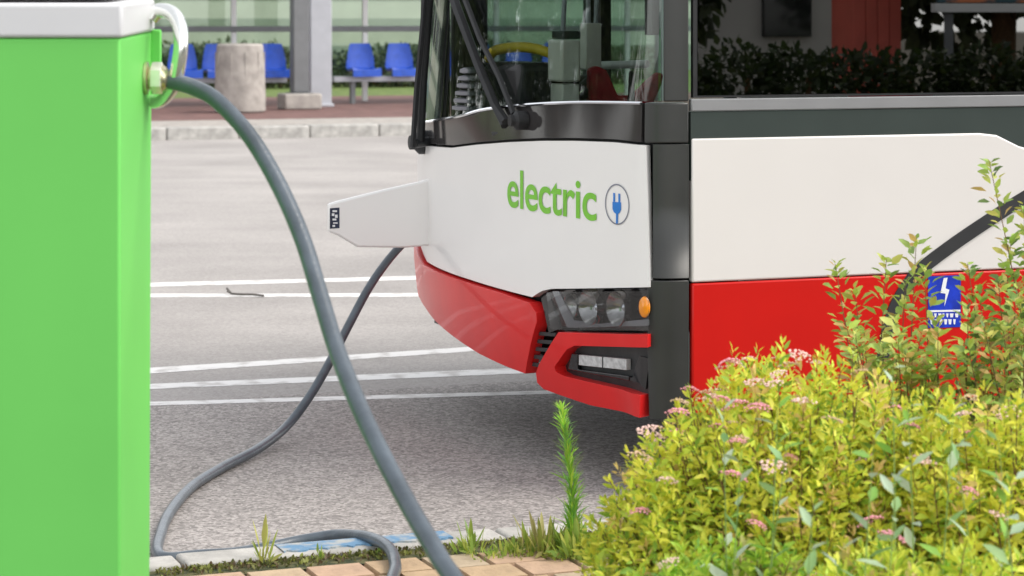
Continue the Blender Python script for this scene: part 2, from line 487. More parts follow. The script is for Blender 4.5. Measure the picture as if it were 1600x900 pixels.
# --- front white panel
s1, zt = fpx(1012, 227)
top_line = fp((1012, 227), (960, 222), (900, 220), (850, 220), (800, 222), (750, 226), (710, 231))
bot_line = fp((740, 437), (790, 452), (836, 464), (843, 459), (852, 454), (866, 451), (1018, 448))
s_last, z_last = top_line[-1]
far_top = [(2.20, z_last - .02), (2.55, z_last - .045), (LS - .16, z_last - .06)]
zb = bot_line[0][1]
far_bot = [(LS - .16, .70), (2.5, .70), (2.1, zb - .0), (1.8, zb)]
front_panel = sheet('front_panel', top_line + far_top + far_bot + bot_line, FR, front_white_lifted, bus, off=.012, thick=.03, da=.05, db=0, bevel=.005)
tag(front_panel, 'white front panel with green lettering')
# --- dark band below the windscreen
ws_line = fp((1004, 161), (950, 160), (900, 160), (850, 162), (800, 166), (755, 172), (720, 182))
sl, zl = ws_line[-1]
ws_far = [(2.20, zl - .05), (2.55, zl - .07), (LS - .16, zl - .08)]
band_bot = [(s, z - .004) for s, z in [(LS - .16, z_last - .056), (2.55, z_last - .041), (2.2, z_last - .016)] + top_line[::-1][0:0]]
cowl_poly = ws_line + ws_far + [(LS - .16, z_last - .05), (2.55, z_last - .035), (2.2, z_last - .010)] + [(s, z + .010) for s, z in reversed(top_line)]
cowl_poly[-1] = (ws_line[0][0], cowl_poly[-1][1])
cowl_mat = M('cowl_gloss', (.040, .037, .037), .09, var=.15, scale=3, coat=0, spec=.35)
cowl = sheet('windscreen_cowl', cowl_poly, FR, cowl_mat, bus, off=.004, thick=.02, da=.05, db=0)
# bright bead along the lower windscreen edge
bead = [FR(s, z, .010) for s, z in ws_line + ws_far]
tube('windscreen_bead', bead, .006, chrome, bus, k=6, smooth_pts=4)
# --- windscreen
s_gl = fpx(1034, 100)[0]
scr = [(s_gl, ws_line[0][1] + .006)] + [(s, z + .006) for s, z in ws_line] + [(s, z + .006) for s, z in ws_far] + [(LS - .16, 2.72), (s_gl, 2.72)]
sheet('windscreen', scr, FR, screen_glass, bus, off=.002, thick=.008, da=.05, db=.3, bevel=0)
# --- black band at the windscreen's far edge and centre post of the door frame come with the interior
# --- corner pillars
sp = ws_line[0][0] - .012
zseam = side_px(1050, 437)[1]
def pillar(z0, z1, s_edge, name='corner_pillar', far=False):
    if far: P_ = [(LS, z0), (LS, z1), (LS - s_edge, z1), (LS - s_edge, z0)]
    else: P_ = [(.004, z0), (.004, z1), (s_edge, z1), (s_edge, z0)]
    return sheet(name, P_, FR, char_grey, bus, off=.006, thick=.05, da=.02, db=.25, bevel=.005)
sedge = fpx(1021, 300)[0]
pillar(zseam + .004, zt + .004, sedge)
pillar(zt + .008, ws_line[0][1] + .002, sp)
pillar(ws_line[0][1] + .006, 2.95, s_gl - .006)
pillar(.27, zseam - .004, sedge + .02)
pillar(.52, 2.95, .16, far=True)
# recess behind the panel gaps
sheet('gap_backing', [(.05, .30), (.05, 1.3), (LS - .05, 1.2), (LS - .05, .42), (2.2, .42), (1.2, .40), (.75, .37), (.5, .34)], FR, black_rub, bus, off=-.065, thick=.02, da=.08, db=.3, bevel=0)

# --- red centre bumper
bt = [(s, z - .010) for s, z in fp((740, 437), (790, 452), (838, 468))]
br = fp((849, 488), (850, 502), (832, 583))
bb = fp((800, 571), (760, 552), (722, 527), (702, 511))
sb_, zb_ = bb[-1]
far_b = [(sb_ + .15, zb_ + .012), (sb_ + .35, zb_ + .035), (2.5, zb_ + .05), (2.5, .66), (2.1, zb - .012), (1.8, zb - .010)]
far_b = [p for p in far_b if p[0] > sb_ + .05 or p[1] > .5]
sheet('front_bumper', bt + br + bb + far_b, FR, front_red_lifted, bus, off=.030, thick=.05, da=.05, db=.12, bevel=.014)
#print('bumper', bt, br, bb)
# mirrored fog lamp surround and headlight on the far corner sit out of sight behind the nose
# --- headlight
hl = fp((850, 462), (868, 454), (1016, 452), (1018, 512), (893, 514), (878, 516), (858, 545), (843, 575), (856, 500), (852, 480))
hous = fp((842, 474), (852, 460), (868, 454), (1020, 451), (1020, 519), (890, 518), (874, 522), (852, 575), (836, 582), (853, 502), (853, 488))
smoke_m = M('smoked_reflector', (.50, .49, .47), .14, 1, var=.3, scale=30)
hh = sheet('headlight', hous, FR, black_gloss, bus, off=-.045, thick=.015, da=.04, db=.04, bevel=0)
# reflectors
def on_front_disc(name, x, y, rx, ry, mat, parent, off, depth, k=24, dome=True):
    s, z = fpx(x, y); sc = FPX / b2w(*plan_at(s))[1]
    n2 = plan_n(s); 
    if n2.x > 0: n2 = -n2
    hx = rx / sc; hz = ry / sc
    # horizontal half-size measured along the surface
    s2 = fpx(x - rx, y)[0]; hx = abs(s2 - s)
    bm = bmesh.new(); rings = []
    for (f, o) in ([(1, 0), (.92, depth * .6), (.6, depth), (.01, depth * 1.15)] if dome else [(1, 0), (.95, depth), (.75, depth * .1), (.3, -depth), (.01, -depth)]):
        rings.append([bm.verts.new(FR(s + hx * f * math.cos(2 * math.pi * j / k), z + hz * f * math.sin(2 * math.pi * j / k), off + o)) for j in range(k)])
    for i in range(len(rings) - 1):
        for j in range(k): bm.faces.new((rings[i][j], rings[i][(j + 1) % k], rings[i + 1][(j + 1) % k], rings[i + 1][j]))
    return finish(name, bm, mat, parent, smooth=60)
on_front_disc('reflector', 924, 480, 15, 29, smoke_m, hh, -.012, .028, dome=False)
on_front_disc('reflector', 967, 482, 15, 29, smoke_m, hh, -.012, .028, dome=False)
on_front_disc('reflector', 893, 478, 11, 20, smoke_m, hh, -.014, .022, dome=False)
for bx in (924, 967): on_front_disc('bulb', bx, 481, 6, 9, chrome, hh, -.036, .02)
tag(on_front_disc('indicator', 1011, 479, 7, 17, amber, hh, .016, .012), 'orange turn indicator')
sheet('chrome_bezel', fp((866, 455), (876, 455), (900, 500), (940, 506), (1016, 498), (1016, 508), (890, 512)), FR, M('bezel_grey', (.42, .43, .46), .2, .8, var=.15, scale=20), hh, off=.008, thick=.008, da=.03, db=0, bevel=0)
sheet('lens', fp((862, 456), (1018, 453), (1018, 515), (886, 515), (868, 512)), FR, lamp_glass, hh, off=.024, thick=.003, da=.04, db=0, bevel=0)
sheet('side_glass', fp((850, 466), (862, 457), (882, 512), (862, 520)), FR, cowl_mat, hh, off=.012, thick=.006, da=.04, db=0, bevel=0)
# ribbed grille between bumper and fog lamp surround
for i in range(5):
    y0 = 518 + i * 12
    xl = 846 - i * 2.6; xr = 872 - i * 6
    sheet('grille_rib', fp((xl, y0), (xr, y0 + 2), (xr - 1, y0 + 8), (xl - 1, y0 + 6)), FR, dark_plastic, hh, off=.010, thick=.012, da=0, db=0, bevel=.002)
# --- fog lamp surround (red, open to the pillar side)
fog = fp((885, 518), (1018, 521), (1018, 541), (910, 539), (898, 545), (879, 572), (881, 580), (892, 586), (1010, 616), (1009, 651), (935, 632), (862, 607), (852, 597), (850, 582), (854, 570))
fr_ = sheet('fog_lamp_surround', fog, FR, front_red_lifted, bus, off=.034, thick=.055, da=.04, db=.06, bevel=.010)
cav = sheet('fog_lamp', fp((875, 536), (1019, 536), (1019, 620), (875, 590)), FR, dark_plastic, bus, off=-.012, thick=.01, da=.04, db=.05, bevel=0)
sheet('light_bar', fp((908, 554), (982, 561), (982, 578), (908, 570)), FR, M('lamp_white', (.62, .63, .64), .22, .2, var=.25, scale=50), cav, off=.010, thick=.02, da=.03, db=0, bevel=.004)
sheet('lamp_bracket', fp((896, 552), (905, 553), (905, 577), (985, 588), (985, 595), (890, 577)), FR, black_gloss, cav, off=.008, thick=.018, da=.03, db=0, bevel=.003)
sheet('lower_scoop', fp((915, 582), (1000, 598), (1010, 608), (1016, 560), (1000, 556), (990, 590)), FR, black_gloss, cav, off=.004, thick=.012, da=.03, db=0, bevel=.003)
for x in (945,):
    sheet('lamp_divider', fp((x, 557), (x + 1, 557), (x + 1, 576), (x, 576)), FR, dark_plastic, cav, off=.012, thick=.006, da=0, db=0, bevel=0)
# valance below the bumpers
sheet('valance', [(.16, .30), (.16, .44), (1.0, .46), (LS - .3, .46), (LS - .3, .40), (1.2, .38)], FR, dark_plastic, bus, off=-.16, thick=.03, da=.06, db=0, bevel=0)

# --- lettering "electric" and plug emblem
fc = bpy.data.curves.new('lettering', 'FONT'); fc.body = 'electric'; fc.size = 1; fc.offset = .012; fc.space_character = .98
fo = bpy.data.objects.new('lettering', fc); COL.objects.link(fo)
dg = bpy.context.evaluated_depsgraph_get()
tm = bpy.data.meshes.new_from_object(fo.evaluated_get(dg))
bpy.data.objects.remove(fo)
xs = [v.co.x for v in tm.vertices]; ys = [v.co.y for v in tm.vertices]
x0, x1, y1 = min(xs), max(xs), max(ys)
bm = bmesh.new(); bm.from_mesh(tm)
aL = fpx(798, 321); aR = fpx(937, 344); topL = fpx(816, 265)[1]
hL = topL - aL[1]; hR = hL * 1.0
for k in range(1, 40):
    bmesh.ops.bisect_plane(bm, geom=bm.verts[:] + bm.edges[:] + bm.faces[:], plane_co=(x0 + (x1 - x0) * k / 40, 0, 0), plane_no=(1, 0, 0), dist=1e-6)
flat = [(v, v.co.copy()) for v in bm.verts]
for v, c in flat:
    t = (c.x - x0) / (x1 - x0)
    s = aL[0] + (aR[0] - aL[0]) * t; z = aL[1] + (aR[1] - aL[1]) * t + c.y / y1 * (hL + (hR - hL) * t)
    v.co = FR(s, z, .0145)
lt = finish('lettering', bm, decal_green, front_panel, smooth=0)
tag(lt, 'green word electric')
def ring_on_front(name, cx, cy, rx, ry, wpx, mat, parent, off=.0145, k=48):
    bm = bmesh.new(); V = []
    s, z = fpx(cx, cy); hx = abs(fpx(cx - rx, cy)[0] - fpx(cx + rx, cy)[0]) / 2; hz = abs(fpx(cx, cy - ry)[1] - fpx(cx, cy + ry)[1]) / 2
    f = 1 - wpx / ry
    a = [bm.verts.new(FR(s + hx * math.cos(2 * math.pi * j / k), z + hz * math.sin(2 * math.pi * j / k), off)) for j in range(k)]
    b = [bm.verts.new(FR(s + hx * f * math.cos(2 * math.pi * j / k), z + hz * f * math.sin(2 * math.pi * j / k), off)) for j in range(k)]
    for j in range(k): bm.faces.new((a[j], a[(j + 1) % k], b[(j + 1) % k], b[j]))
    return finish(name, bm, mat, parent, smooth=0)
em = ring_on_front('emblem_ring', 969, 319, 19, 32, 2.2, decal_grey, front_panel)
def dec(name, pts, mat, parent, off=.0145): return sheet(name, fp(*[(x + 5, y) for x, y in pts]), FR, mat, parent, off=off, thick=.001, da=0, db=0, bevel=0)
dec('emblem_plug', [(957, 315), (970, 316), (970, 327), (968, 332), (965.5, 334), (965, 349), (962.5, 349), (962.5, 334), (959, 331), (957, 326)], decal_blue, front_panel)
dec('emblem_prong', [(958.2, 301), (960.6, 301.5), (960.6, 315), (958.2, 315)], decal_blue, front_panel)
dec('emblem_prong', [(966.2, 302), (968.6, 302.5), (968.6, 316), (966.2, 316)], decal_blue, front_panel)

# --- open charging flap at the far side of the nose
VF = 1.95
def flap_pt(x, y):
    k = (x - 800) / FPX
    # ray to plane v = VF
    # X = k*Y ; -(X-P0x)*bs + (Y-P0y)*bc = VF
    Y = (VF + P0.y * bc - P0.x * bs) / (bc - k * bs)
    X = k * Y; p = w2b((X, Y, 0)); return p.x, H - (y - HZ) / FPX * Y
def FL(u, z, off=0.0): return Vector((u, VF - off, z))
fl_poly = [flap_pt(*p) for p in ((676, 278), (655, 284), (600, 296), (527, 314), (512, 319), (513, 362), (528, 368), (558, 386), (630, 387), (676, 383))]
flap = sheet('charging_flap', fl_poly, FL, front_white_lifted, bus, off=.012, thick=.03, da=.2, db=0, bevel=.008)
tag(flap, 'open white charging flap')
sheet('sticker', [flap_pt(*p) for p in ((514, 325), (529, 324), (529, 356), (514, 357))], FL, sticker_navy, flap, off=.0135, thick=.001, da=0, db=0, bevel=0)
for i, (xa, ya, xb, yb) in enumerate([(518, 328, 525, 331), (517, 333, 521, 337), (522, 335, 526, 340), (518, 341, 524, 344), (519, 347, 526, 349), (518, 351, 522, 354)]):
    sheet('sticker_mark', [flap_pt(xa, ya), flap_pt(xb, ya), flap_pt(xb, yb), flap_pt(xa, yb)], FL, decal_white, flap, off=.0145, thick=.0006, da=0, db=0, bevel=0)
hp = flap_pt(668, 330)
tube('flap_hinge', [Vector((hp[0] + .01, VF + .02, fl_poly[0][1] - .02)), Vector((hp[0] + .01, VF + .02, fl_poly[-1][1] + .02))], .012, white_metal, flap, k=8)
pA = w2b(at(640, 352, 9.86)); pB = w2b(at(662, 340, 9.95))
lathe('charging_socket', [(.0, 0), (.05, 0), (.05, .05), (.035, .06), (.035, .14), (.02, .16)], dark_plastic, bus, k=16,
      mtx=Matrix.Translation(Vector((-.12, 2.28, .80))) @ Matrix.Rotation(R(-90), 4, 'Y'))

# --- near side: panels, belt, glass, pillars
z_wb = side_px(1077, 154.7)[1]; z_st = side_px(1077, 174.6)[1]; z_wt = side_px(1077, 216.7)[1]; z_rt = side_px(1077, 443)[1]
def arch(u0, u1, z0, z1, cu, cz, r):
    """rectangle u0..u1,z0..z1 with a wheel arch cut from below"""
    pts = [(u0, z0)]
    if z0 < cz + r:
        a0 = math.asin(max(min((z0 - cz) / r, 1), -1))
        for i in range(17):
            a = math.pi - a0 - (math.pi - 2 * a0) * i / 16
            pts.append((cu + r * math.cos(a), cz + r * math.sin(a)))
    pts += [(u1, z0), (u1, z1), (u0, z1)]
    return pts
WU = [2.72, 8.62]; RA = .56; CZ = .48
u_d, _ = side_px(1548, 210); u_e, _ = side_px(1602, 237)
zdrop = z_wt - .062
p1 = [(.006, z_rt + .004), (2.0, z_rt + .004), (2.0, zdrop), (u_e + .02, zdrop), (u_e - .03, zdrop + .012), (u_d + .02, z_wt - .008), (u_d - .05, z_wt), (.006, z_wt)]
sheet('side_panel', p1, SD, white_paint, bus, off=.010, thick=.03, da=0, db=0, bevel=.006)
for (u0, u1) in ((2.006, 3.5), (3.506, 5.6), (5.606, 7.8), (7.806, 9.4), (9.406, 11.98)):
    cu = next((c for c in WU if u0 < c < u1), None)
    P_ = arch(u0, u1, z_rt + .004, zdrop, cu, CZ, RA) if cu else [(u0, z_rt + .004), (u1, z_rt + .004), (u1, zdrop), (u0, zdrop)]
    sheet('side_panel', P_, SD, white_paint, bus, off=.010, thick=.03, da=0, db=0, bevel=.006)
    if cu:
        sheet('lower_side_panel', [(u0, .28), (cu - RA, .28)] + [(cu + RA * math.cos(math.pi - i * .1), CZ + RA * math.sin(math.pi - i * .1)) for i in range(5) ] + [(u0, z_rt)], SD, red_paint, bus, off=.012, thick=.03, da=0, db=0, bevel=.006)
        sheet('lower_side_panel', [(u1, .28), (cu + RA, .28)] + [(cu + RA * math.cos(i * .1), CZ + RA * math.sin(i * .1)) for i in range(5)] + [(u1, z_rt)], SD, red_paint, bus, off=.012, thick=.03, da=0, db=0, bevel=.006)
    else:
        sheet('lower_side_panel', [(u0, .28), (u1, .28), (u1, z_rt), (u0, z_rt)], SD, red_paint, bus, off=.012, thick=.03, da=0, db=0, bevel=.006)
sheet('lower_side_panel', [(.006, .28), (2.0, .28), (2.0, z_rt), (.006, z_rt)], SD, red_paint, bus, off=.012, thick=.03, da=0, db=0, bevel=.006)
sheet('belt_band', [(.004, 1.08), (11.98, 1.08), (11.98, z_st), (.004, z_st)], SD, belt_grey, bus, off=.004, thick=.03, da=0, db=0, bevel=.002)
sheet('belt_trim', [(.004, z_st + .001), (11.98, z_st + .001), (11.98, z_wb), (.004, z_wb)], SD, trim_grey, bus, off=.009, thick=.025, da=0, db=0, bevel=.004)
win_edges = [.008, 1.95, 3.45, 4.95, 6.45, 7.95, 9.45, 10.95]
for a, b in zip(win_edges, win_edges[1:]):
    sheet('window_frame', [(a + .004, z_wb + .006), (b - .012, z_wb + .006), (b - .012, 2.62), (a + .004, 2.62)][:4], SD, black_rub, bus, off=-.006, thick=.004, da=0, db=0, bevel=0) if False else None
    fb = bmesh.new()
    for (lo, hi) in (((a + .004, -.006 + .0, z_wb + .004), (b - .006, .014, z_wb + .022)), ((a + .004, -.006, 2.60), (b - .006, .014, 2.64)),
                     ((a + .004, -.006, z_wb + .022), (a + .050, .014, 2.60)), ((b - .05, -.006, z_wb + .022), (b - .006, .014, 2.60))):
        bm_box(fb, lo, hi)
    wf = finish('window_frame', fb, black_rub, bus, smooth=0)
    sheet('window_pane', [(a + .02, z_wb + .012), (b - .02, z_wb + .012), (b - .02, 2.62), (a + .02, 2.62)], SD, side_glass, wf, off=.0075, thick=.001, da=0, db=0, bevel=0)
box('cantrail', (-.02, -.004, 2.645), (12.0, .06, 3.02), char_grey, bus, bevel=.02)
# far side
box('far_side_wall', (1.42, W - .05, .30), (12.0, W, 1.30), white_paint, bus)
box('far_cantrail', (-.02, W - .06, 2.5), (12.0, W, 3.02), char_grey, bus, bevel=.02)
for a, b in zip([1.5, 3.0, 4.5, 6.0, 7.5, 9.0], [2.94, 4.44, 5.94, 7.44, 8.94, 11.5]):
    fb = bmesh.new()
    for (lo, hi) in (((a, W - .03, 1.30), (a + .06, W, 2.5)), ((b, W - .03, 1.30), (b + .06, W, 2.5))): bm_box(fb, lo, hi)
    wf = finish('window_frame', fb, black_rub, bus, smooth=0)
    box('window_pane', (a + .06, W - .018, 1.30), (b, W - .014, 2.5), door_glass, wf, bevel=0)
# folding front door on the far side
dr = bpy.data.objects.new('front_door', None); link(dr, bus)
for (u0, u1) in ((.02, .70), (.72, 1.40)):
    fb = bmesh.new()
    for (lo, hi) in (((u0, W - .045, .36), (u0 + .05, W - .005, 2.48)), ((u1 - .05, W - .045, .36), (u1, W - .005, 2.48)),
                     ((u0 + .05, W - .045, .36), (u1 - .05, W - .005, .44)), ((u0 + .05, W - .045, 2.40), (u1 - .05, W - .005, 2.48))): bm_box(fb, lo, hi)
    finish('door_frame', fb, black_rub, dr, smooth=0)
    box('door_pane', (u0 + .05, W - .028, .44), (u1 - .05, W - .022, 2.40), door_glass, dr, bevel=0)
tube('grab_rail', [(.12, W - .10, .9), (.12, W - .10, 2.1)], .016, pale_steel, dr)
# roof, floor, rear, wheels
bm = bmesh.new()
rp = [(0, 3.0), (.05, 3.12), (.25, 3.2), (W - .25, 3.2), (W - .05, 3.12), (W, 3.0)]
rows = [[bm.verts.new((u + (.0 if u > 1 else .10 - .26 * (1 - abs(v / W * 2 - 1) ** 2.2)), v, z)) for v, z in rp] for u in (0.0, 12.0)]
for i in range(len(rp) - 1): bm.faces.new((rows[0][i], rows[0][i + 1], rows[1][i + 1], rows[1][i]))
bm.faces.new(rows[0]); bm.faces.new(rows[1])
bm.faces.new((rows[0][0], rows[0][-1], rows[1][-1], rows[1][0]))
finish('roof', bm, white_paint, bus, smooth=40)
sheet('destination_panel', [(.14, 2.73), (LS - .14, 2.73), (LS - .14, 3.0), (.14, 3.0)], FR, black_gloss, bus, off=.004, thick=.02, da=.06, db=.1)
box('ceiling', (.1, .08, 2.92), (11.9, W - .08, 2.96), interior_grey, bus, bevel=0)
box('floor', (-.08, .04, .30), (11.95, W - .07, .36), dark_plastic, bus, bevel=0)
box('rear_wall', (11.94, .02, .3), (12.02, W - .02, 3.0), white_paint, bus, bevel=.02)
for cu in WU:
    for vv, sgn in ((.04, 1), (W - .34, 1)):
        wl = bpy.data.objects.new('wheel', None); link(wl, bus); wl.location = (cu, vv, .48)
        mx = Matrix.Rotation(R(-90), 4, 'X')
        lathe('tyre', [(.29, 0), (.44, 0), (.48, .04), (.48, .26), (.44, .30), (.29, .30)], black_rub, wl, k=40, mtx=mx)
        lathe('rim', [(.05, .08), (.12, .06), (.13, .12), (.24, .14), (.285, .03), (.288, .27), (.1, .25)], pale_steel, wl, k=40, mtx=mx)
for cu in WU:
    box('wheel_housing', (cu - .58, .36, .36), (cu + .58, .9, 1.05), dark_plastic, bus)
    box('wheel_housing', (cu - .58, W - .9, .36), (cu + .58, W - .36, 1.05), dark_plastic, bus)
    box('arch_liner', (cu - .60, .30, .36), (cu + .60, .358, 1.08), black_rub, bus)

# black cable graphic on the side and blue high-voltage sticker
cg = [side_px(*p) for p in ((1374, 590), (1378, 548), (1388, 500), (1404, 462), (1432, 424), (1480, 386), (1540, 345), (1600, 307), (1680, 262))]
cgp = catmull([(u, 0, z) for u, z in cg], 6)
bm = bmesh.new(); L1 = []; L2 = []
for i, p in enumerate(cgp):
    t = (cgp[min(i + 1, len(cgp) - 1)] - cgp[max(i - 1, 0)]).normalized(); n = Vector((-t.z, 0, t.x)) * .024
    L1.append(p + n); L2.append(p - n)
ol = [(p.x, p.z) for p in L1] + [(p.x, p.z) for p in reversed(L2)]
bm.free()
tag(sheet('cable_stripe', ol, SD, M('stripe_black', (.022, .022, .024), .5, var=.2, scale=10), bus, off=.016, thick=.005, da=0, db=0, bevel=.0), 'curved black stripe on the bus side')
def spx(*pts): return [side_px(*p) for p in pts]
stk = sheet('warning_sticker', spx((1447, 431), (1498, 429), (1498, 510), (1447, 512)), SD, sticker_blue, bus, off=.0145, thick=.002, da=0, db=0, bevel=0)
tag(stk, 'blue sticker with a white lightning bolt')
sheet('lightning_bolt', spx((1471, 434), (1477, 433), (1474, 450), (1480, 452), (1472, 478), (1474, 458), (1466, 457)), SD, decal_white, stk, off=.0155, thick=.0006, da=0, db=0, bevel=0)
sheet('sticker_rule', spx((1449, 484), (1497, 483), (1497, 486), (1449, 487)), SD, decal_white, stk, off=.0155, thick=.0006, da=0, db=0, bevel=0)
rs = random.Random(3)
for row, (ya, hgt) in enumerate(((489, 6), (498, 8))):
    x = 1450
    while x < 1490:
        wd = rs.uniform(3, 6)
        sheet('sticker_mark', spx((x, ya), (x + wd, ya), (x + wd - 1, ya + hgt), (x + 1, ya + hgt)), SD, decal_white, stk, off=.0155, thick=.0006, da=0, db=0, bevel=0)
        x += wd + rs.uniform(1.5, 3)

# --- wipers
def wiper(pts_arm, pts_blade, piv, off):
    wp = bpy.data.objects.new('wiper', None); link(wp, bus)
    A = [FR(*fpx(*p), off) for p in pts_arm] ; B = [FR(*fpx(*p), off - .025) for p in pts_blade]
    tube('wiper_arm', A, .020, black_rub, wp, k=6, flat=.7)
    tube('wiper_blade', B, .016, black_rub, wp, k=6)
    c = FR(*fpx(*piv), 0.0)
    lathe('wiper_pivot', [(.035, 0), (.035, .04), (.022, .05), (.022, .065)], black_rub, wp, k=14, mtx=Matrix.Translation(c) @ Matrix.Rotation(R(-90), 4, 'Y'))
    return wp
wp = wiper([(812, 190), (795, 165), (768, 100), (740, 25), (715, -45), (650 + 40, -160)], [(800, 196), (785, 165), (757, 100), (727, 22), (705, -40), (690, -90)], (822, 188), .055)
tube('wiper_arm', [FR(*fpx(*p), .04) for p in ((818, 178), (795, 120), (765, 60), (742, 0))], .012, black_rub, wp, k=6)
# far wiper: stands clear of the glass beyond the nose
fw = bpy.data.objects.new('wiper', None); link(fw, bus)
def bpt(x, y, d): return w2b(at(x, y, d))
tube('wiper_arm', [bpt(657, 222, 9.72), bpt(661, 130, 9.74), bpt(668, 40, 9.76), bpt(676, -60, 9.78), bpt(690, -220, 9.9)], .018, black_rub, fw, k=8)
tube('wiper_blade', [bpt(645, 230, 9.68), bpt(651, 140, 9.70), bpt(660, 45, 9.72), bpt(668, -60, 9.75)], .012, black_rub, fw, k=6)
lathe('wiper_pivot', [(.05, 0), (.05, .06), (.03, .08), (.03, .10)], dark_plastic, fw, k=14, mtx=Matrix.Translation(bpt(676, 222, 9.85)) @ Matrix.Rotation(R(-90), 4, 'Y'))
tube('wiper_link', [bpt(676, 220, 9.78), bpt(648, 224, 9.70)], .02, dark_plastic, fw, k=8)

# --- inside the cab
def bxw(name, x0, x1, y0, y1, d0, d1, mat, parent=bus, bevel=.01):
    """box filling picture box at depth d0 with thickness towards d1"""
    a = bpt(x0, y1, d0); b = bpt(x1, y0, d0)
    dv = (d1 - d0)
    lo = (min(a.x, b.x), min(a.y, b.y), min(a.z, b.z)); hi = (max(a.x, b.x), lo[1] + dv, max(a.z, b.z))
    return box(name, lo, hi, mat, parent, bevel)
dash = sheet('dashboard', [(.16, .55), (LS - .5, .55), (LS - .5, 1.0), (1.7, 1.12), (1.2, 1.20), (.16, 1.24)], FR, dark_plastic, bus, off=-.06, thick=.42, da=.1, db=0, bevel=.02)
bn = bxw('instrument_binnacle', 800, 884, 98, 190, 8.75, 9.15, black_rub, bus, .03)
arc = [bpt(x, y, d) for x, y, d in ((764, 92, 9.05), (772, 80, 9.0), (800, 74, 8.95), (830, 75, 8.9), (856, 82, 8.85), (882, 93, 8.8), (900, 108, 8.8))]
tag(tube('yellow_rail', arc, .020, yellow_bar, bus, k=10, smooth_pts=6), 'yellow curved rail above the dashboard')
sw = bpy.data.objects.new('steering_wheel', None); link(sw, bus); sw.location = bpt(850, 165, 8.95)
ringp = [Vector((.22 * math.cos(a), .22 * math.sin(a), 0)) for a in np.linspace(0, 2 * math.pi, 33)]
tube('wheel_rim', ringp, .016, black_rub, sw, k=8)
for a in (0, 2.1, 4.2): tube('wheel_spoke', [(0, 0, -.04), (.21 * math.cos(a), .21 * math.sin(a), 0)], .014, dark_plastic, sw, k=6)
tube('steering_column', [(0, 0, -.03), (-.05, 0, -.4)], .035, dark_plastic, sw, k=10)
sw.rotation_euler = (0, R(-28), 0)
vents = bpy.data.objects.new('ribbed_bellows', None); link(vents, bus)
vl = bpt(748, 150, 9.25); vents.location = (vl.x, vl.y, vl.z - .06)
rib_m = M('bellows_grey', (.20, .20, .22), .6, var=.1)
for i in range(6):
    lathe('bellows_ring', [(.055, 0), (.075 + .006 * (5 - i), .008), (.075 + .006 * (5 - i), .020), (.055, .028)], rib_m, vents, k=18, mtx=Matrix.Translation((0, 0, i * .029)))
tm_ = bxw('reflection_box', 872, 908, 62, 128, 8.62, 8.76, cream, bus, .01)  # made-up cream box, stands in for a pale reflection on the windscreen
bxw('reflection_box_base', 874, 906, 131, 200, 8.64, 8.76, cream, bus, .006)  # lower part of the same built reflection
bxw('sun_blind', 1017, 1031, -120, 55, 8.35, 8.42, black_rub, bus, .004)
bxw('door_post_trim', 716, 763, -150, 200, 10.1, 10.2, black_rub, bus, .01)
bxw('door_post_trim', 690, 704, -150, 200, 10.05, 10.12, black_rub, bus, .01)
tube('grab_rail', [bpt(684, -150, 10.0), bpt(684, 190, 10.0)], .010, pale_steel, bus, k=8)
bxw('reflection_slab', 912, 940, 36, 108, 9.2, 9.27, cream, bus, .004)  # cream slab built for the right part of that pale reflection
bxw('reflection_box_top', 876, 908, 48, 61, 8.64, 8.76, belt_grey, bus, .006)  # grey top edge of the box that imitates the reflection
for (xa, xb, d) in ((889, 879, 9.1), (917, 920, 9.3), (938, 930, 9.3)):
    tube('grab_pole', [bpt(xa, -140, d), bpt(xb, 60, d), bpt(xb, 190, d)], .010, pale_steel, bus, k=8)
tube('grab_rail', [bpt(905, 103, 9.5), bpt(1012, 100, 9.3)], .016, white_metal, bus, k=8)
def prism_b(name, pts, d0, th, mat, bevel=.02):
    P3 = [bpt(x, y, d0) for x, y in pts]; bm = bmesh.new()
    A = [bm.verts.new(p) for p in P3]; B = [bm.verts.new(p + Vector((th * .3, th, 0))) for p in P3]
    bm.faces.new(A); bm.faces.new(B[::-1])
    for i in range(len(A)): bm.faces.new((A[i], A[(i + 1) % len(A)], B[(i + 1) % len(A)], B[i]))
    return finish(name, bm, mat, bus, bevel=bevel, smooth=40)
prism_b('passenger_seat', [(919, 230), (921, 108), (934, 103), (948, 110), (966, 150), (990, 150), (1014, 126), (1030, 113), (1037, 116), (1034, 132), (1022, 160), (1020, 230)], 8.75, .10, seat_red)
prism_b('gear_lever', [(981, 170), (984, 112), (988, 110), (991, 116), (993, 170)], 8.65, .03, black_rub, .004)
box('cab_partition', (1.45, .10, .36), (1.50, 1.25, 2.3), interior_grey, bus)
box('driver_seat_back', (1.05, .35, .9), (1.18, .85, 1.62), seat_red, bus, .05)
box('driver_seat_cushion', (.70, .35, .78), (1.12, .85, .92), seat_red, bus, .05)
for (u, v) in ((2.2, .9), (2.2, 1.7), (3.2, .9), (3.2, 1.7), (4.3, .9), (4.3, 1.7), (5.4, .9), (5.4, 1.7)):
    tube('grab_pole', [(u, v, .36), (u, v, 2.92)], .017, yellow_bar, bus, k=8)
for i in range(7):
    for v in (.12, .56, 1.62, 2.04):
        u = 3.4 + i * .85
        box('passenger_seat', (u, v, .95), (u + .10, v + .40, 1.55), seat_red, bus, .04)

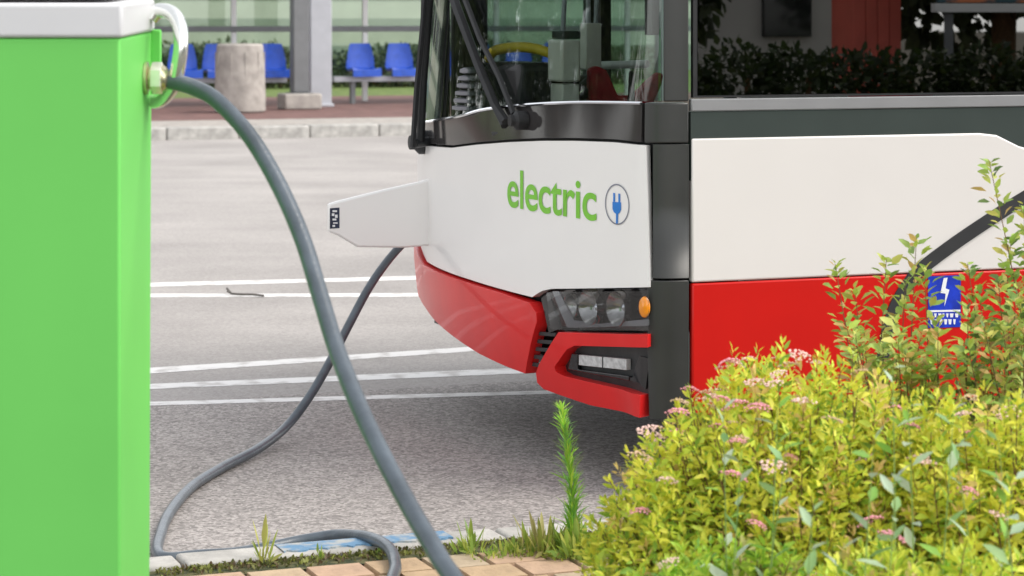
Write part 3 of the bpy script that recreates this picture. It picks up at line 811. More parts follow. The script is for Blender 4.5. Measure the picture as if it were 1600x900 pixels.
# ------------------------------------------------------------------ charging post and cable
DP = 4.80
post = empty('charging_post', at(-160, HZ, DP) - Vector((0, 0, H)), 0, 'tall green charging post with a white cap, cut by the left picture edge', 'charging post')
px0, px1 = -.47, .0
xr = at(188, 0, DP).x                      # right face
pl_ = post.location
def lp(p): return Vector(p) - pl_
zt_ = at(0, 60, DP).z
lo = lp((xr - .52, DP, .03)); hi = lp((xr, DP + .42, zt_ - .0))
bm = bmesh.new(); bm_box(bm, lo, hi)
for v in bm.verts:
    if v.co.z > 1: v.co.z += (.012 if v.co.y > .2 else 0)
    if v.co.z < 1 and v.co.x > hi.x - .01 and v.co.y > .2: v.co.x -= .006
finish('post_body', bm, green_paint, post, bevel=.006, seg=3)
bm = bmesh.new()
c0 = lp((xr - .53, DP - .006, zt_ + .001)); c1 = lp((xr + .006, DP + .428, zt_ + .072))
for v in bm_box(bm, c0, c1):
    if v.co.y > .2: v.co.z += .012
finish('post_cap', bm, cap_white, post, bevel=.008, seg=3)
box('cap_top', lp((xr - .50, DP + .03, zt_ + .08)), lp((xr - .03, DP + .40, zt_ + .094)), cap_white, post)
box('door_seam', lp((xr - .515, DP - .003, .18)), lp((xr - .4935, DP + .01, zt_ - .12)), green_paint, post, .001)
box('plinth', lp((xr - .54, DP - .02, .03)), lp((xr + .02, DP + .44, .12)), steel_grey, post)
# gland, holder hook
GY = DP + .32
g = at(238, 122, GY); gl_z = g.z
gm = Matrix.Translation(lp((xr + .001, GY, gl_z))) @ Matrix.Rotation(R(90), 4, 'Y')
lathe('cable_gland', [(.036, 0), (.036, .006), (.024, .010), (.024, .016), (.030, .018), (.030, .038), (.024, .046), (.018, .050)], brass, post, k=6 * 3, mtx=gm)
lathe('gland_nut', [(.033, .014), (.035, .016), (.035, .036), (.033, .038)], M('nut_nickel', (.85, .82, .72), .25, .6, var=.1, scale=30), post, k=6, mtx=gm, smooth=20)
hk = [at(236, 30, GY + .05), at(246, 18, GY + .05), at(258, 17, GY + .04), at(272, 24, GY + .02), at(281, 42, GY), at(283, 66, GY - .01), at(280, 95, GY - .01), at(274, 122, GY), at(266, 140, GY + .02), at(252, 156, GY + .04), at(238, 158, GY + .05)]
tube('cable_hook', [lp(p) for p in hk], .0165, M('hook_steel', (.86, .87, .85), .16, .85, var=.05, scale=12), post, k=12, smooth_pts=5)
a = lp(at(247, 46, GY + .09)); b = lp(at(263, 150, GY + .09))
box('hook_plate', (hi.x - .002, a.y, b.z), (hi.x + .022, a.y + .012, a.z), green_paint, post, .004)

cp = [at(266, 127, GY), at(300, 136, 5.10), at(340, 158, 5.06), at(391, 214, 5.0), at(436, 290, 4.93), at(472, 372, 4.85), at(498, 455, 4.76), at(524, 540, 4.66),
      at(557, 625, 4.55), at(596, 708, 4.43), at(643, 797, 4.31), at(687, 872, 4.2), at(728, 945, 4.1), Vector((-.03, 3.97, .44)), Vector((.01, 3.87, .24)), Vector((-.01, 3.83, .09)), Vector((-.10, 3.95, .072)),
      Vector((-.32, 4.3, .072)), Vector((-.38, 5.4, .072)), on_ground(610, 912, .072), on_ground(617, 880, .075), on_ground(606, 855, .085), on_ground(576, 840, .075), on_ground(530, 836, .05),
      on_ground(480, 843, .03), on_ground(430, 853, .02), on_ground(370, 864, .02), on_ground(310, 868, .02), on_ground(262, 872, .02), on_ground(246, 862, .02), on_ground(250, 838, .02),
      on_ground(264, 803, .02), on_ground(298, 762, .02), on_ground(348, 730, .02), on_ground(402, 702, .03), at(446, 668, 9.05), at(482, 622, 9.2), at(514, 568, 9.35), at(545, 508, 9.5), at(575, 452, 9.62), at(603, 411, 9.74),
      at(630, 380, 9.86), at(656, 356, 9.98), at(676, 345, 10.1)]
cable = empty('charging_cable', cp[16], 0, 'thick grey charging cable looping from the post over the kerb to the bus', 'cable')
tube('cable', [p - cp[16] for p in cp], .0178, cable_rub, cable, k=14, smooth_pts=10)
lathe('plug', [(.018, 0), (.026, .01), (.030, .06), (.034, .10), (.034, .14)], dark_plastic, cable, k=14,
      mtx=Matrix.Translation(at(664, 351, 10.03) - cp[16]) @ (at(690, 338, 10.2) - at(656, 356, 9.98)).to_track_quat('Z', 'Y').to_matrix().to_4x4())

# ------------------------------------------------------------------ far stop: shelter, benches, bin, posts
NB = 39.0
def far_empty(name, xpx, n, label, cat, z=.165, group=None):
    return empty(name, rd(col_on(xpx, n), n, z), TH, label, cat, group)
SC = lambda xpx, n: FPX / (n / (C21 - (xpx - 800) / FPX * S21))
def zz(xpx, y, n): return H - (y - HZ) / SC(xpx, n)
seat_proto = []
def seat_mesh():
    if seat_proto: return seat_proto[0]
    bm = bmesh.new()
    prof = [(-.25, .02), (-.23, .05), (-.12, .045), (.08, .03), (.16, .07), (.20, .22), (.23, .42), (.235, .50)]
    rows = []
    for (y, z) in prof:
        t = max(z - .07, 0) / .43
        hw = .255 - .075 * t ** 2
        rows.append([bm.verts.new((hw * k / 4, y - .06 * (abs(k) / 4) ** 2 * (1 if z > .08 else 0), z + .03 * (abs(k) / 4) ** 3 * (1 if z < .1 else 0))) for k in range(-4, 5)])
    for i in range(len(rows) - 1):
        for k in range(8): bm.faces.new((rows[i][k], rows[i][k + 1], rows[i + 1][k + 1], rows[i + 1][k]))
    ext = bmesh.ops.extrude_face_region(bm, geom=bm.faces[:])
    for v in ext['geom']:
        if isinstance(v, bmesh.types.BMVert): v.co += Vector((0, .02, -.03))
    bm_box(bm, (-.255, -.27, -.07), (.255, -.235, .045))
    o = finish('seat', bm, seat_blue, None, smooth=45); me = o.data; bpy.data.objects.remove(o)
    seat_proto.append(me); return me
def bench(xa, xb, seats, label):
    e0, e1 = col_on(xa, NB), col_on(xb, NB)
    zb_ = zz(560, 113, NB)
    bn = empty('shelter_bench', rd(e0, NB, .165), TH, label, 'bench', 'benches in the far shelter')
    L_ = e1 - e0; zl = zb_ - .165
    box('bench_beam', (0, -.10, zl - .16), (L_, .10, zl - .07), pale_steel, bn)
    for t in (.08, .5, .92):
        box('leg', (L_ * t - .04, -.06, 0), (L_ * t + .04, .06, zl - .162), steel_grey, bn)
    for x in seats:
        o = bpy.data.objects.new('seat', seat_mesh()); link(o, bn); o.location = (col_on(x, NB) - e0, 0, zl)
bench(-60, 446, [100, 160, 225, 288, 342, 428], 'bench with blue plastic seats left of the grey column, behind the concrete bin')
bench(520, 890, [567, 628, 690, 752, 815, 872], 'bench with blue plastic seats between the grey column and the bus nose')
NG = 39.7
sh = far_empty('bus_shelter', 300, NG, 'glazed bus shelter with white mullions and a grey rail, across the road', 'shelter')
e_0 = col_on(300, NG)
rail_z = zz(560, 45, NG) - .165
eL, eR = col_on(-80, NG) - e_0, col_on(1080, NG) - e_0
box('rail', (eL, -.09, rail_z - .05), (eR, -.03, rail_z + .05), steel_grey, sh, .01)
box('roof', (eL - .3, -1.6, 2.55), (eR + .3, .5, 2.68), steel_grey, sh, .02)
mull = [-40, 162, 365, 570, 775, 980]
for x in mull:
    e = col_on(x, NG) - e_0
    box('mullion', (e - .045, -.04, .02), (e + .045, .04, 2.55), white_metal, sh, .008)
for xa, xb in zip(mull, mull[1:]):
    ea, eb = col_on(xa, NG) - e_0 + .05, col_on(xb, NG) - e_0 - .05
    box('glass_pane', (ea, -.006, .45), (eb, .006, 2.45), shelter_glass, sh, 0)
for x in (-40, 467, 980):
    e = col_on(x, NG) - e_0
    box('shelter_post', (e - .07, -1.5, 0), (e + .07, -1.36, 2.55), steel_grey, sh, .01) if x != 467 else None
dp = far_empty('steel_post', 468, 36.9, 'dark grey steel post standing on a pale concrete block', 'post', z=.165)
s_ = SC(468, 36.9)
box('post_shaft', (-13 / s_, -.12, .20), (13 / s_, .12, 2.9), steel_grey, dp, .02)
box('base_plate', (-18 / s_, -.16, .185), (18 / s_, .16, .20), steel_grey, dp, .004)
blk = box('concrete_block', (-30 / s_, -.25, 0), (30 / s_, .25, .26), concrete, None, .03)
blk.location = rd(col_on(468, 36.9), 36.9, .166); blk.rotation_euler = (0, 0, TH); tag(blk, 'pale concrete footing block under the dark steel post', 'block')
dp.location.z = .24
gc = far_empty('grey_column', 498, 38.0, 'wide pale grey column right of the dark steel post', 'column')
s_ = SC(498, 38.0)
box('column_shaft', (-17.5 / s_, -.15, .02), (17.5 / s_, .15, 3.0), pale_steel, gc, .02)
box('column_foot', (-20 / s_, -.2, 0), (20 / s_, .2, .05), pale_steel, gc, .01)
s_ = SC(375, 36.0)
bn_ = far_empty('litter_bin', 375, 36.0, 'round weathered concrete litter bin in front of the blue seats', 'litter bin')
lathe('bin_shell', [(.36, 0), (.40, .03), (.405, .25), (.385, .7), (.365, 1.05), (.34, 1.08), (.30, 1.07), (.29, .8), (.05, .78)], concrete, bn_, k=32)
for i in range(10):
    a = i / 10 * 2 * math.pi
    r = .385
    box('bin_rib', (-.02, -.006, .12), (.02, .012, .95), concrete, bn_, .004, mtx=Matrix.Rotation(a, 4, 'Z') @ Matrix.Translation((0, -r, 0)))

# ------------------------------------------------------------------ foliage tools
def leaf_verts(n, big=False):
    # unit leaf along +X, folded along the midrib
    return np.array([(0, 0, 0), (.38, .5, .16), (.38, -.5, .16), (.5, 0, 0), (.78, .30, .05), (.78, -.30, .05), (1, 0, -.12)], float)
LF = [(0, 2, 3), (0, 3, 1), (3, 2, 5), (3, 5, 6), (3, 6, 4), (3, 4, 1)]
def basis(d, roll, up=(0, 0, 1)):
    d = d / np.linalg.norm(d)
    s = np.cross(up, d)
    if np.linalg.norm(s) < 1e-3: s = np.array((1., 0, 0))
    s /= np.linalg.norm(s); n = np.cross(d, s)
    c, sn = math.cos(roll), math.sin(roll)
    return d, s * c + n * sn, n * c - s * sn
def leaves_mesh(name, leaves, mat, parent, kind='stuff'):
    """leaves: list of (pos, dir, roll, length, width, rgb) joined into one mesh"""
    n = len(leaves); T = leaf_verts(0); k = len(T)
    V = np.empty((n * k, 3)); Cc = np.empty((n * k, 4))
    Pp = np.array([l[0] for l in leaves], float); D = np.array([l[1] for l in leaves], float); RL = np.array([l[2] for l in leaves])[:, None]
    LN = np.array([l[3] for l in leaves]); WD = np.array([l[4] for l in leaves]); RGB = np.array([l[5] for l in leaves], float)
    D /= np.linalg.norm(D, axis=1)[:, None]
    S_ = np.stack([-D[:, 1], D[:, 0], np.zeros(n)], 1) + 1e-9; S_ /= np.linalg.norm(S_, axis=1)[:, None]; Nn = np.cross(D, S_)
    B_ = S_ * np.cos(RL) + Nn * np.sin(RL); C_ = Nn * np.cos(RL) - S_ * np.sin(RL)
    V[:] = (Pp[:, None] + (LN[:, None] * T[None, :, 0])[..., None] * D[:, None] + (WD[:, None] * T[None, :, 1])[..., None] * B_[:, None]
            + (WD[:, None] * T[None, :, 2])[..., None] * C_[:, None]).reshape(-1, 3)
    Cc[:, :3] = np.repeat(RGB, k, axis=0)
    Cc[:, 3] = 1
    F = (np.array(LF)[None] + (np.arange(n) * k)[:, None, None]).reshape(-1, 3)
    me = bpy.data.meshes.new(name)
    me.vertices.add(len(V)); me.vertices.foreach_set('co', V.ravel())
    me.loops.add(F.size); me.loops.foreach_set('vertex_index', F.ravel().astype(np.int32))
    me.polygons.add(len(F)); me.polygons.foreach_set('loop_start', (np.arange(len(F)) * 3).astype(np.int32))
    me.update(calc_edges=True); me.validate()
    at_ = me.attributes.new('Col', 'FLOAT_COLOR', 'POINT'); at_.data.foreach_set('color', Cc.ravel())
    me.polygons.foreach_set('use_smooth', np.ones(len(F), bool))
    me.materials.append(mat)
    o = bpy.data.objects.new(name, me); link(o, parent)
    if kind: o['kind'] = kind
    return o
LEAF_ME = {}
def leaf_me(rgb):
    key = tuple(round(c, 2) for c in rgb)
    if key in LEAF_ME: return LEAF_ME[key]
    me = bpy.data.meshes.new('leaf'); me.from_pydata([tuple(v) for v in leaf_verts(0)], [], LF); me.update()
    a = me.attributes.new('Col', 'FLOAT_COLOR', 'POINT')
    a.data.foreach_set('color', np.tile([*rgb, 1.0], len(leaf_verts(0))))
    me.polygons.foreach_set('use_smooth', np.ones(len(LF), bool)); me.materials.append(leafm)
    LEAF_ME[key] = me; return me
def leaf_obj(l, parent, base):
    p, d, rl, ln, wd, rgb = l
    a, b, c = basis(d, rl)
    q = tuple(round(x / .04) * .04 if x > .1 else round(x / .02) * .02 for x in rgb)
    o = bpy.data.objects.new('leaf', leaf_me(q)); link(o, parent)
    m = Matrix(((a[0] * ln, b[0] * wd, c[0] * wd, p[0]), (a[1] * ln, b[1] * wd, c[1] * wd, p[1]), (a[2] * ln, b[2] * wd, c[2] * wd, p[2]), (0, 0, 0, 1)))
    o.matrix_local = m
    return o
def split_leaves(leaves, parent, n_obj, mat=leafm):
    """the leaves that show largest become objects of their own, the rest one mass"""
    base = np.array(parent.location)
    def score(l):
        w_ = l[0] + base; d = w_[1]
        if d < 1: return -1
        x = 800 + w_[0] / d * FPX; y = HZ + (H - w_[2]) / d * FPX
        if not (-10 < x < 1610 and -10 < y < 910): return -1
        return l[3] / d * (1 + .6 * l[6] if len(l) > 6 else 1)
    L_ = [l[:6] for l in leaves]
    sc = np.array([score(l) for l in leaves]); order = np.argsort(-sc)
    pick = [i for i in order[:n_obj] if sc[i] > 0]; ps_ = set(pick)
    for i in pick: leaf_obj(L_[i], parent, base)
    rest = [l for i, l in enumerate(L_) if i not in ps_]
    if rest: leaves_mesh('foliage', rest, mat, parent)
FLOWER = []
def flower_mesh(k):
    if len(FLOWER) > k: return FLOWER[k]
    bm = bmesh.new(); r_ = random.Random(40 + k)
    for i in range(46):
        a = r_.uniform(0, 6.28); q = math.sqrt(r_.random()); z = .35 * (1 - q * q) + r_.uniform(-.05, .05)
        bmesh.ops.create_icosphere(bm, subdivisions=1, radius=r_.uniform(.07, .13), matrix=Matrix.Translation((q * math.cos(a), q * math.sin(a), z)) @ Matrix.Diagonal((1, 1, .7, 1)))
    o = finish('flower_cluster', bm, [M('petal_pink', (.80, .34, .40), .7, var=.4, scale=6), M('petal_pale', (.85, .58, .52), .7, var=.3, scale=6), M('petal_faded', (.66, .46, .30), .8, var=.3, scale=6)][k], None, smooth=60)
    me = o.data; bpy.data.objects.remove(o); FLOWER.append(me); return me
for k in range(3): flower_mesh(k)

def golden_shrub(base, rad, hgt, n_stem, label, n_obj, n_flow, leaf_len=(.018, .044), tone=1.0, squash=1.0, seed=1, dome=.55, tint=(1, 1, 1)):
    g = np.random.default_rng(seed)
    root = empty('flowering_shrub', base, 0, label, 'shrub', 'golden flowering shrubs at the kerb')
    leaves = []; bm = bmesh.new(); tips = []
    for i in range(n_stem):
        a = g.uniform(0, 2 * math.pi); q = math.sqrt(g.uniform(0, 1))
        rr = rad * q * (1 + .10 * math.sin(3 * a + seed) + .06 * math.sin(7 * a))
        bx_, by_ = rr * math.cos(a), rr * math.sin(a)
        lump = 1 + .06 * math.sin(13 * bx_ + seed) * math.sin(11 * by_ + 2 * seed) + .03 * math.sin(29 * bx_ + 23 * by_)
        top = hgt * (1 - dome * q ** 2.4) * lump * g.uniform(.84, 1.05)
        tip = np.array((rr * math.cos(a), rr * math.sin(a) * squash, top))
        b0 = np.array((rr * .25 * math.cos(a), rr * .25 * math.sin(a) * squash, 0))
        mid = (b0 * .35 + tip * .65) + np.array((0, 0, -.06 * hgt)) + g.normal(0, .02, 3)
        pts = catmull([b0, mid, tip], 6)
        if i % 3 == 0: bm_tube(bm, [Vector(p) for p in pts], [.004 * (1 - .75 * j / (len(pts) - 1)) for j in range(len(pts))], 4)
        P_ = np.array([tuple(p) for p in pts])
        ax = P_[-1] - P_[-4]; ax /= np.linalg.norm(ax)
        nl = int(g.integers(30, 44))
        young = g.uniform(0, 1)
        for j in range(nl):
            t = 1 - (j / nl) ** 1.15 * .75
            f = t * (len(P_) - 1); k0 = min(int(f), len(P_) - 2); p = P_[k0] * (1 - (f - k0)) + P_[k0 + 1] * (f - k0)
            th = j * 2.4 + g.uniform(-.4, .4)
            a_, s_b, n_b = basis(ax, 0)
            el = .3 + .8 * min(j / 10, 1) + g.uniform(-.3, .5)
            d = a_ * math.cos(el) + (s_b * math.cos(th) + n_b * math.sin(th)) * math.sin(el) + np.array((0, 0, -.12))
            sz = g.uniform(*leaf_len) * (.55 + .45 * min(j / 6, 1))
            u = g.uniform()
            if t > .80 and young > .88: c = np.array((.78, .56, .20)) * g.uniform(.8, 1.1)       # bronze young tips
            elif u < .55: c = np.array((.80, .77, .09)) * g.uniform(.75, 1.15)
            elif u < .85: c = np.array((.62, .74, .08)) * g.uniform(.75, 1.15)
            else: c = np.array((.30, .48, .06)) * g.uniform(.7, 1.1)
            if t < .62: c = c * np.array((.78, .95, .9))                                             # older leaves are greener
            c = np.clip(c * tone * np.array(tint), 0, .8)
            leaves.append((p + d * .004, d, g.uniform(-1.3, 1.3), sz, sz * g.uniform(.27, .46), c, t))
        tips.append((tip, q))
    finish('stems', bm, bark, root, smooth=60)['kind'] = 'stuff'
    split_leaves(leaves, root, n_obj)
    # flower heads on the stems that face the viewer or the top
    cand = sorted(tips, key=lambda tq: (tq[0][0] * .55 + tq[0][1] * .35 - tq[0][2] * 1.5 + g.normal(0, .22)))[:n_flow]
    for (tp, q) in cand:
        o = bpy.data.objects.new('flower_cluster', FLOWER[int(g.choice([0, 0, 1, 1, 2]))]); link(o, root)
        s = g.uniform(.020, .034)
        o.matrix_local = Matrix.Translation(Vector(tp) + Vector((0, 0, .014))) @ Matrix.Rotation(g.uniform(-.4, .4), 4, 'X') @ Matrix.Rotation(g.uniform(-.4, .4), 4, 'Y') @ Matrix.Diagonal((s, s, s, 1))
    return root
def ground_at(xpx, d): return Vector(((xpx - 800) / FPX * d, d, .03))
golden_shrub(ground_at(1245, 5.55), .52, .765, 1050, 'bushy golden shrub with pink flower heads, front left, beside the tall thin weed', 280, 44, seed=3)
golden_shrub(ground_at(1560, 5.35), .46, .73, 850, 'golden shrub with few pink flowers at the right picture edge', 240, 20, seed=8)
golden_shrub(ground_at(1130, 5.0), .30, .48, 450, 'low golden shrub in front of the taller ones, greener at its base', 160, 5, seed=15, tone=.9, tint=(.72, .95, .9))
golden_shrub(ground_at(1430, 4.75), .42, .51, 620, 'low spreading golden shrub along the bottom right picture edge', 220, 8, seed=21, tone=.95, tint=(.9, 1, 1))

def twiggy_shrub(base, stems, label, seed, n_obj, cols, leaf_len=(.028, .048), cat='shrub', name='twiggy_shrub', per=.009, wid=(.42, .6)):
    """stems: list of (tip picture x, tip picture y, depth, lean) -> sparse upright twigs with small leaves"""
    g = np.random.default_rng(seed); root = empty(name, base, 0, label, cat); leaves = []; bm = bmesh.new(); b0 = np.array(base)
    sr = .004 if name == 'twiggy_shrub' else .0028
    for (x, y, d, curl) in stems:
        tip = np.array(at(x, y, d)) - b0
        foot = np.array((g.normal(0, .05) + tip[0] * .35, g.normal(0, .05) + tip[1] * .35, 0))
        mid = foot * .5 + tip * .5 + np.array((curl, 0, .04))
        pts = catmull([foot, mid, tip], 9); P_ = np.array([tuple(p) for p in pts])
        bm_tube(bm, [Vector(p) for p in pts], [sr * (1 - .8 * j / (len(pts) - 1)) for j in range(len(pts))], 5)
        Ln = sum(np.linalg.norm(P_[i + 1] - P_[i]) for i in range(len(P_) - 1)); nl = int(Ln * .8 / per)
        for j in range(nl):
            t = 1 - .8 * j / nl; f = t * (len(P_) - 1); k0 = min(int(f), len(P_) - 2)
            p = P_[k0] * (1 - (f - k0)) + P_[k0 + 1] * (f - k0); ax = P_[k0 + 1] - P_[k0]; ax /= np.linalg.norm(ax)
            a_, s_b, n_b = basis(ax, 0); th = j * 2.4 + g.uniform(-.5, .5); el = g.uniform(.6, 1.4)
            dd = a_ * math.cos(el) + (s_b * math.cos(th) + n_b * math.sin(th)) * math.sin(el)
            sz = g.uniform(*leaf_len) * (.6 + .4 * min(j / 4, 1))
            c = np.array(cols[int(g.integers(len(cols)))]) * g.uniform(.75, 1.2)
            pp = p + dd * (.012 * g.uniform(0, 2.5) if j > 6 else .003)
            leaves.append((pp, dd, g.uniform(-.8, .8), sz, sz * g.uniform(*wid), np.clip(c, 0, .8), t))
    finish('stems', bm, bark if sr > .003 else M('shoot_green', (.24, .36, .10), .6, var=.2, scale=20), root, smooth=60)['kind'] = 'stuff'
    split_leaves(leaves, root, n_obj)
    return root
gs = random.Random(5)
cols_b = [(.44, .56, .10), (.56, .54, .12), (.62, .42, .15), (.28, .42, .10), (.58, .64, .16), (.34, .50, .10)]
st1 = [(1305, 412, 6.5, .02), (1335, 450, 6.4, .0), (1385, 405, 6.5, -.01), (1432, 372, 6.5, .02), (1415, 440, 6.4, 0), (1350, 520, 6.2, 0), (1445, 420, 6.4, .01), (1320, 500, 6.2, .0), (1400, 500, 6.1, 0), (1440, 520, 6.1, 0), (1470, 545, 6.1, 0), (1380, 540, 6.0, 0), (1460, 500, 6.3, 0)]
st1 += [(gs.uniform(1335, 1480), gs.uniform(505, 580), 6.0, 0) for _ in range(10)]
twiggy_shrub(ground_at(1400, 6.35), st1, 'twiggy shrub with small bronze and green leaves before the blue sticker', 31, 170, cols_b)
st2 = [(1546, 252, 6.4, .06), (1580, 372, 6.4, .0), (1512, 412, 6.3, -.02), (1600, 320, 6.5, .02), (1560, 440, 6.3, 0), (1525, 500, 6.2, 0), (1590, 450, 6.2, 0), (1620, 420, 6.3, 0), (1545, 520, 6.1, 0), (1575, 500, 6.1, 0), (1600, 520, 6.1, 0), (1505, 540, 6.1, 0), (1620, 500, 6.1, 0), (1640, 350, 6.4, 0), (1530, 450, 6.3, 0), (1570, 555, 6.0, 0), (1600, 560, 6.0, 0)]
st2 += [(gs.uniform(1490, 1650), gs.uniform(470, 585), gs.uniform(5.95, 6.25), 0) for _ in range(13)]
twiggy_shrub(ground_at(1575, 6.3), st2, 'taller twiggy shrub at the right picture edge with one twig reaching highest', 37, 190, cols_b + [(.12, .20, .05)])
# broad-leaved pale shoots that grow through the shrubs
pale = [(.42, .55, .34), (.30, .48, .20), (.52, .62, .46), (.26, .48, .08)]
for (x, dx, y0, d, lab, sd) in (
        (1215, 0, 640, 4.9, 'pale broad-leaved shoot growing out of the left golden shrub', 51),
        (1130, 15, 640, 4.95, 'short broad-leaved shoot nearest the charcoal bus corner', 57),
        (1365, 20, 690, 4.6, 'pale broad-leaved shoot in the middle of the golden shrubs', 52),
        (1395, 10, 575, 4.9, 'broad-leaved shoot topping the shrubs below the blue sticker', 53),
        (1490, -10, 640, 4.8, 'broad-leaved shoot below the right twiggy shrub', 54),
        (1560, 10, 690, 4.6, 'broad-leaved shoot at the lower right picture edge', 55),
        (1270, 30, 800, 4.3, 'low broad-leaved shoot at the bottom picture edge', 56)):
    b = ground_at(x, d + .1)
    twiggy_shrub(b, [(x, y0, d, 0), (x + dx + 14, y0 + 60, d - .05, .01)], lab, sd, 40, pale, (.045, .075), 'weed', 'leafy_shoot', per=.055, wid=(.36, .48))

# moss and tiny weeds in the gap between kerb and pavers
gm_ = np.random.default_rng(77); ml = []
for _ in range(1700):
    e_ = gm_.uniform(col_on(225, KN), col_on(960, KN)); n_ = KN - .135 - abs(gm_.normal(0, .045))
    p_ = np.array(rd(e_, n_, .046)); d_ = np.array((gm_.normal(0, .6), gm_.normal(0, .6), 1.0)); z_ = gm_.uniform(.006, .020)
    c_ = np.array([(.10, .11, .03), (.20, .20, .06), (.16, .11, .06), (.30, .32, .08)][int(gm_.integers(4))])
    ml.append((p_, d_, gm_.uniform(-1, 1), z_, z_ * .6, c_))
leaves_mesh('moss', ml, leafm, pav)

# thin upright weed and kerb weeds
def narrow_weed(base, tipx, tipy, d, label, seed, n=150, ln=(.025, .06), col=((.26, .50, .05), (.42, .60, .08), (.20, .44, .09)), wd=(.09, .13)):
    g = np.random.default_rng(seed); root = empty('upright_weed', base, 0, label, 'weed'); b0 = np.array(base)
    tip = np.array(at(tipx, tipy, d)) - b0
    pts = catmull([np.zeros(3), tip * .5 + np.array((.01, 0, 0)), tip], 9); P_ = np.array([tuple(p) for p in pts])
    tube('stem', pts, [.005 * (1 - .7 * j / (len(pts) - 1)) for j in range(len(pts))], M('weed_stem', (.20, .34, .06), .6, var=.1), root, k=6)
    lv = []
    for j in range(n):
        t = .06 + .94 * j / n; f = t * (len(P_) - 1); k0 = min(int(f), len(P_) - 2); p = P_[k0] * (1 - (f - k0)) + P_[k0 + 1] * (f - k0)
        th = j * 2.4 + g.normal(0, .6); el = .3 + .9 * g.uniform() ** 1.5
        dd = np.array((math.cos(th) * math.sin(el), math.sin(th) * math.sin(el), math.cos(el)))
        c = np.array(col[int(g.integers(len(col)))]) * g.uniform(.8, 1.15) * (1 + .4 * (t > .8))
        sz = g.uniform(*ln) * (1.15 - .62 * t)
        lv.append((p, dd, g.uniform(-.5, .5), sz, sz * g.uniform(*wd) * 2, np.clip(c, 0, .8), t))
    split_leaves(lv, root, 150)
wb = on_ground(896, 868, .05)
narrow_weed(wb, 877, 640, wb.y - .02, 'tall thin feathery green weed at the kerb under the fog lamp', 61, n=560, ln=(.03, .088), wd=(.030, .055))
def tuft(x, y, label, seed, n=60, hgt=(.03, .09), spread=.05, col=((.36, .48, .08), (.50, .54, .12), (.28, .42, .08)), wd=.07, cat='weed', name='kerb_weed', up=.7):
    g = np.random.default_rng(seed); b = on_ground(x, y, .045); root = empty(name, b, 0, label, cat); lv = []
    for j in range(n):
        a = g.uniform(0, 6.28); q = g.uniform(0, 1) * spread
        el = g.uniform(0, 1.0) * up
        d = np.array((math.cos(a) * math.sin(el), math.sin(a) * math.sin(el), math.cos(el)))
        h_ = g.uniform(*hgt); c = np.array(col[int(g.integers(len(col)))]) * g.uniform(.75, 1.2)
        if j % 2: d = d + np.array((0, 0, -.35)) + g.normal(0, .35, 3); h_ *= .55; q *= 1.3
        lv.append((np.array((q * math.cos(a) * 1.4, q * math.sin(a), g.uniform(0, .5) * h_)), d, g.uniform(-1, 1), h_, h_ * wd * g.uniform(.7, 1.4) * (4 if j % 2 else 2), np.clip(c, 0, .8), 1))
    split_leaves(lv, root, 60)
tuft(738, 868, 'small green weed on the kerb just right of the thick cable', 71, 55, (.03, .09), .035)
tuft(805, 868, 'low weed patch on the kerb between two larger weeds', 72, 150, (.02, .045), .06, wd=.11)
tuft(850, 870, 'yellowish weed clump on the kerb left of the tall thin weed', 73, 190, (.03, .10), .06, col=((.42, .44, .09), (.32, .40, .07), (.46, .42, .14)))
tuft(905, 876, 'green weed clump at the foot of the tall thin weed', 74, 220, (.03, .10), .06, wd=.08)
tuft(411, 884, 'thin yellow grass tuft at the kerb by the lying cable', 75, 22, (.03, .11), .015, col=((.46, .46, .12), (.36, .42, .08)), wd=.06)
tuft(502, 876, 'tiny weed in the kerb joint under the lying cable', 76, 26, (.015, .035), .02, wd=.1)
tuft(590, 868, 'small weed on the blue painted kerb inside the cable bend', 77, 26, (.015, .035), .02, wd=.1)
tuft(772, 874, 'flat weed in the mossy joint beside the pavers', 78, 60, (.015, .035), .06, wd=.12)

# twig on the road
tw = on_ground(383, 459, .012)
twig = empty('fallen_twig', tw, 0, 'dark bent twig lying on the pale road beside the white lines', 'twig')
pts = [on_ground(x, y, z) - tw for x, y, z in ((355, 454, .03), (362, 459, .012), (378, 460, .014), (395, 460, .012), (412, 462, .010))]
tube('twig_stem', pts, [.006, .022, .026, .014, .014, .012, .01, .009, .008, .007, .006, .005, .004][:1] and .007, M('twig_dark', (.10, .09, .08), .8, var=.3, scale=20), twig, k=6)
tube('twig_fork', [pts[1], pts[1] + Vector((-.04, .1, .02))], .007, MATS['twig_dark'], twig, k=5)

# ------------------------------------------------------------------ beyond the far stop
def mass(root, centers, n, leaf, cols, seed, name='foliage'):
    """leafy crown: leaves spread through uneven lobes"""
    g = np.random.default_rng(seed); lv = []
    tot = sum(c[3] * c[4] * c[5] for c in centers) ** 1.0
    for (cx, cy, cz, rx, ry, rz) in centers:
        k = int(n * (rx * ry * rz) / tot)
        for _ in range(k):
            v = g.normal(0, 1, 3); v /= np.linalg.norm(v); q = g.uniform(.45, 1.0) ** .5 * (1 + .16 * math.sin(5 * v[0] + cx) * math.sin(6 * v[2] + cy))
            p = np.array((cx, cy, cz)) + v * q * np.array((rx, ry, rz))
            d = v + g.normal(0, .7, 3) + np.array((0, 0, -.2))
            c = np.array(cols[int(g.integers(len(cols)))]) * g.uniform(.7, 1.25)
            sz = g.uniform(.7, 1.3) * leaf
            lv.append((p, d, g.uniform(-1.5, 1.5), sz, sz * g.uniform(.45, .7), c))
    return leaves_mesh(name, lv, leafm, root)
greens = [(.06, .085, .035), (.09, .12, .05), (.12, .15, .07), (.05, .065, .03)]
pgreens = [(.14, .17, .08), (.19, .21, .11), (.10, .13, .06), (.22, .23, .14)]
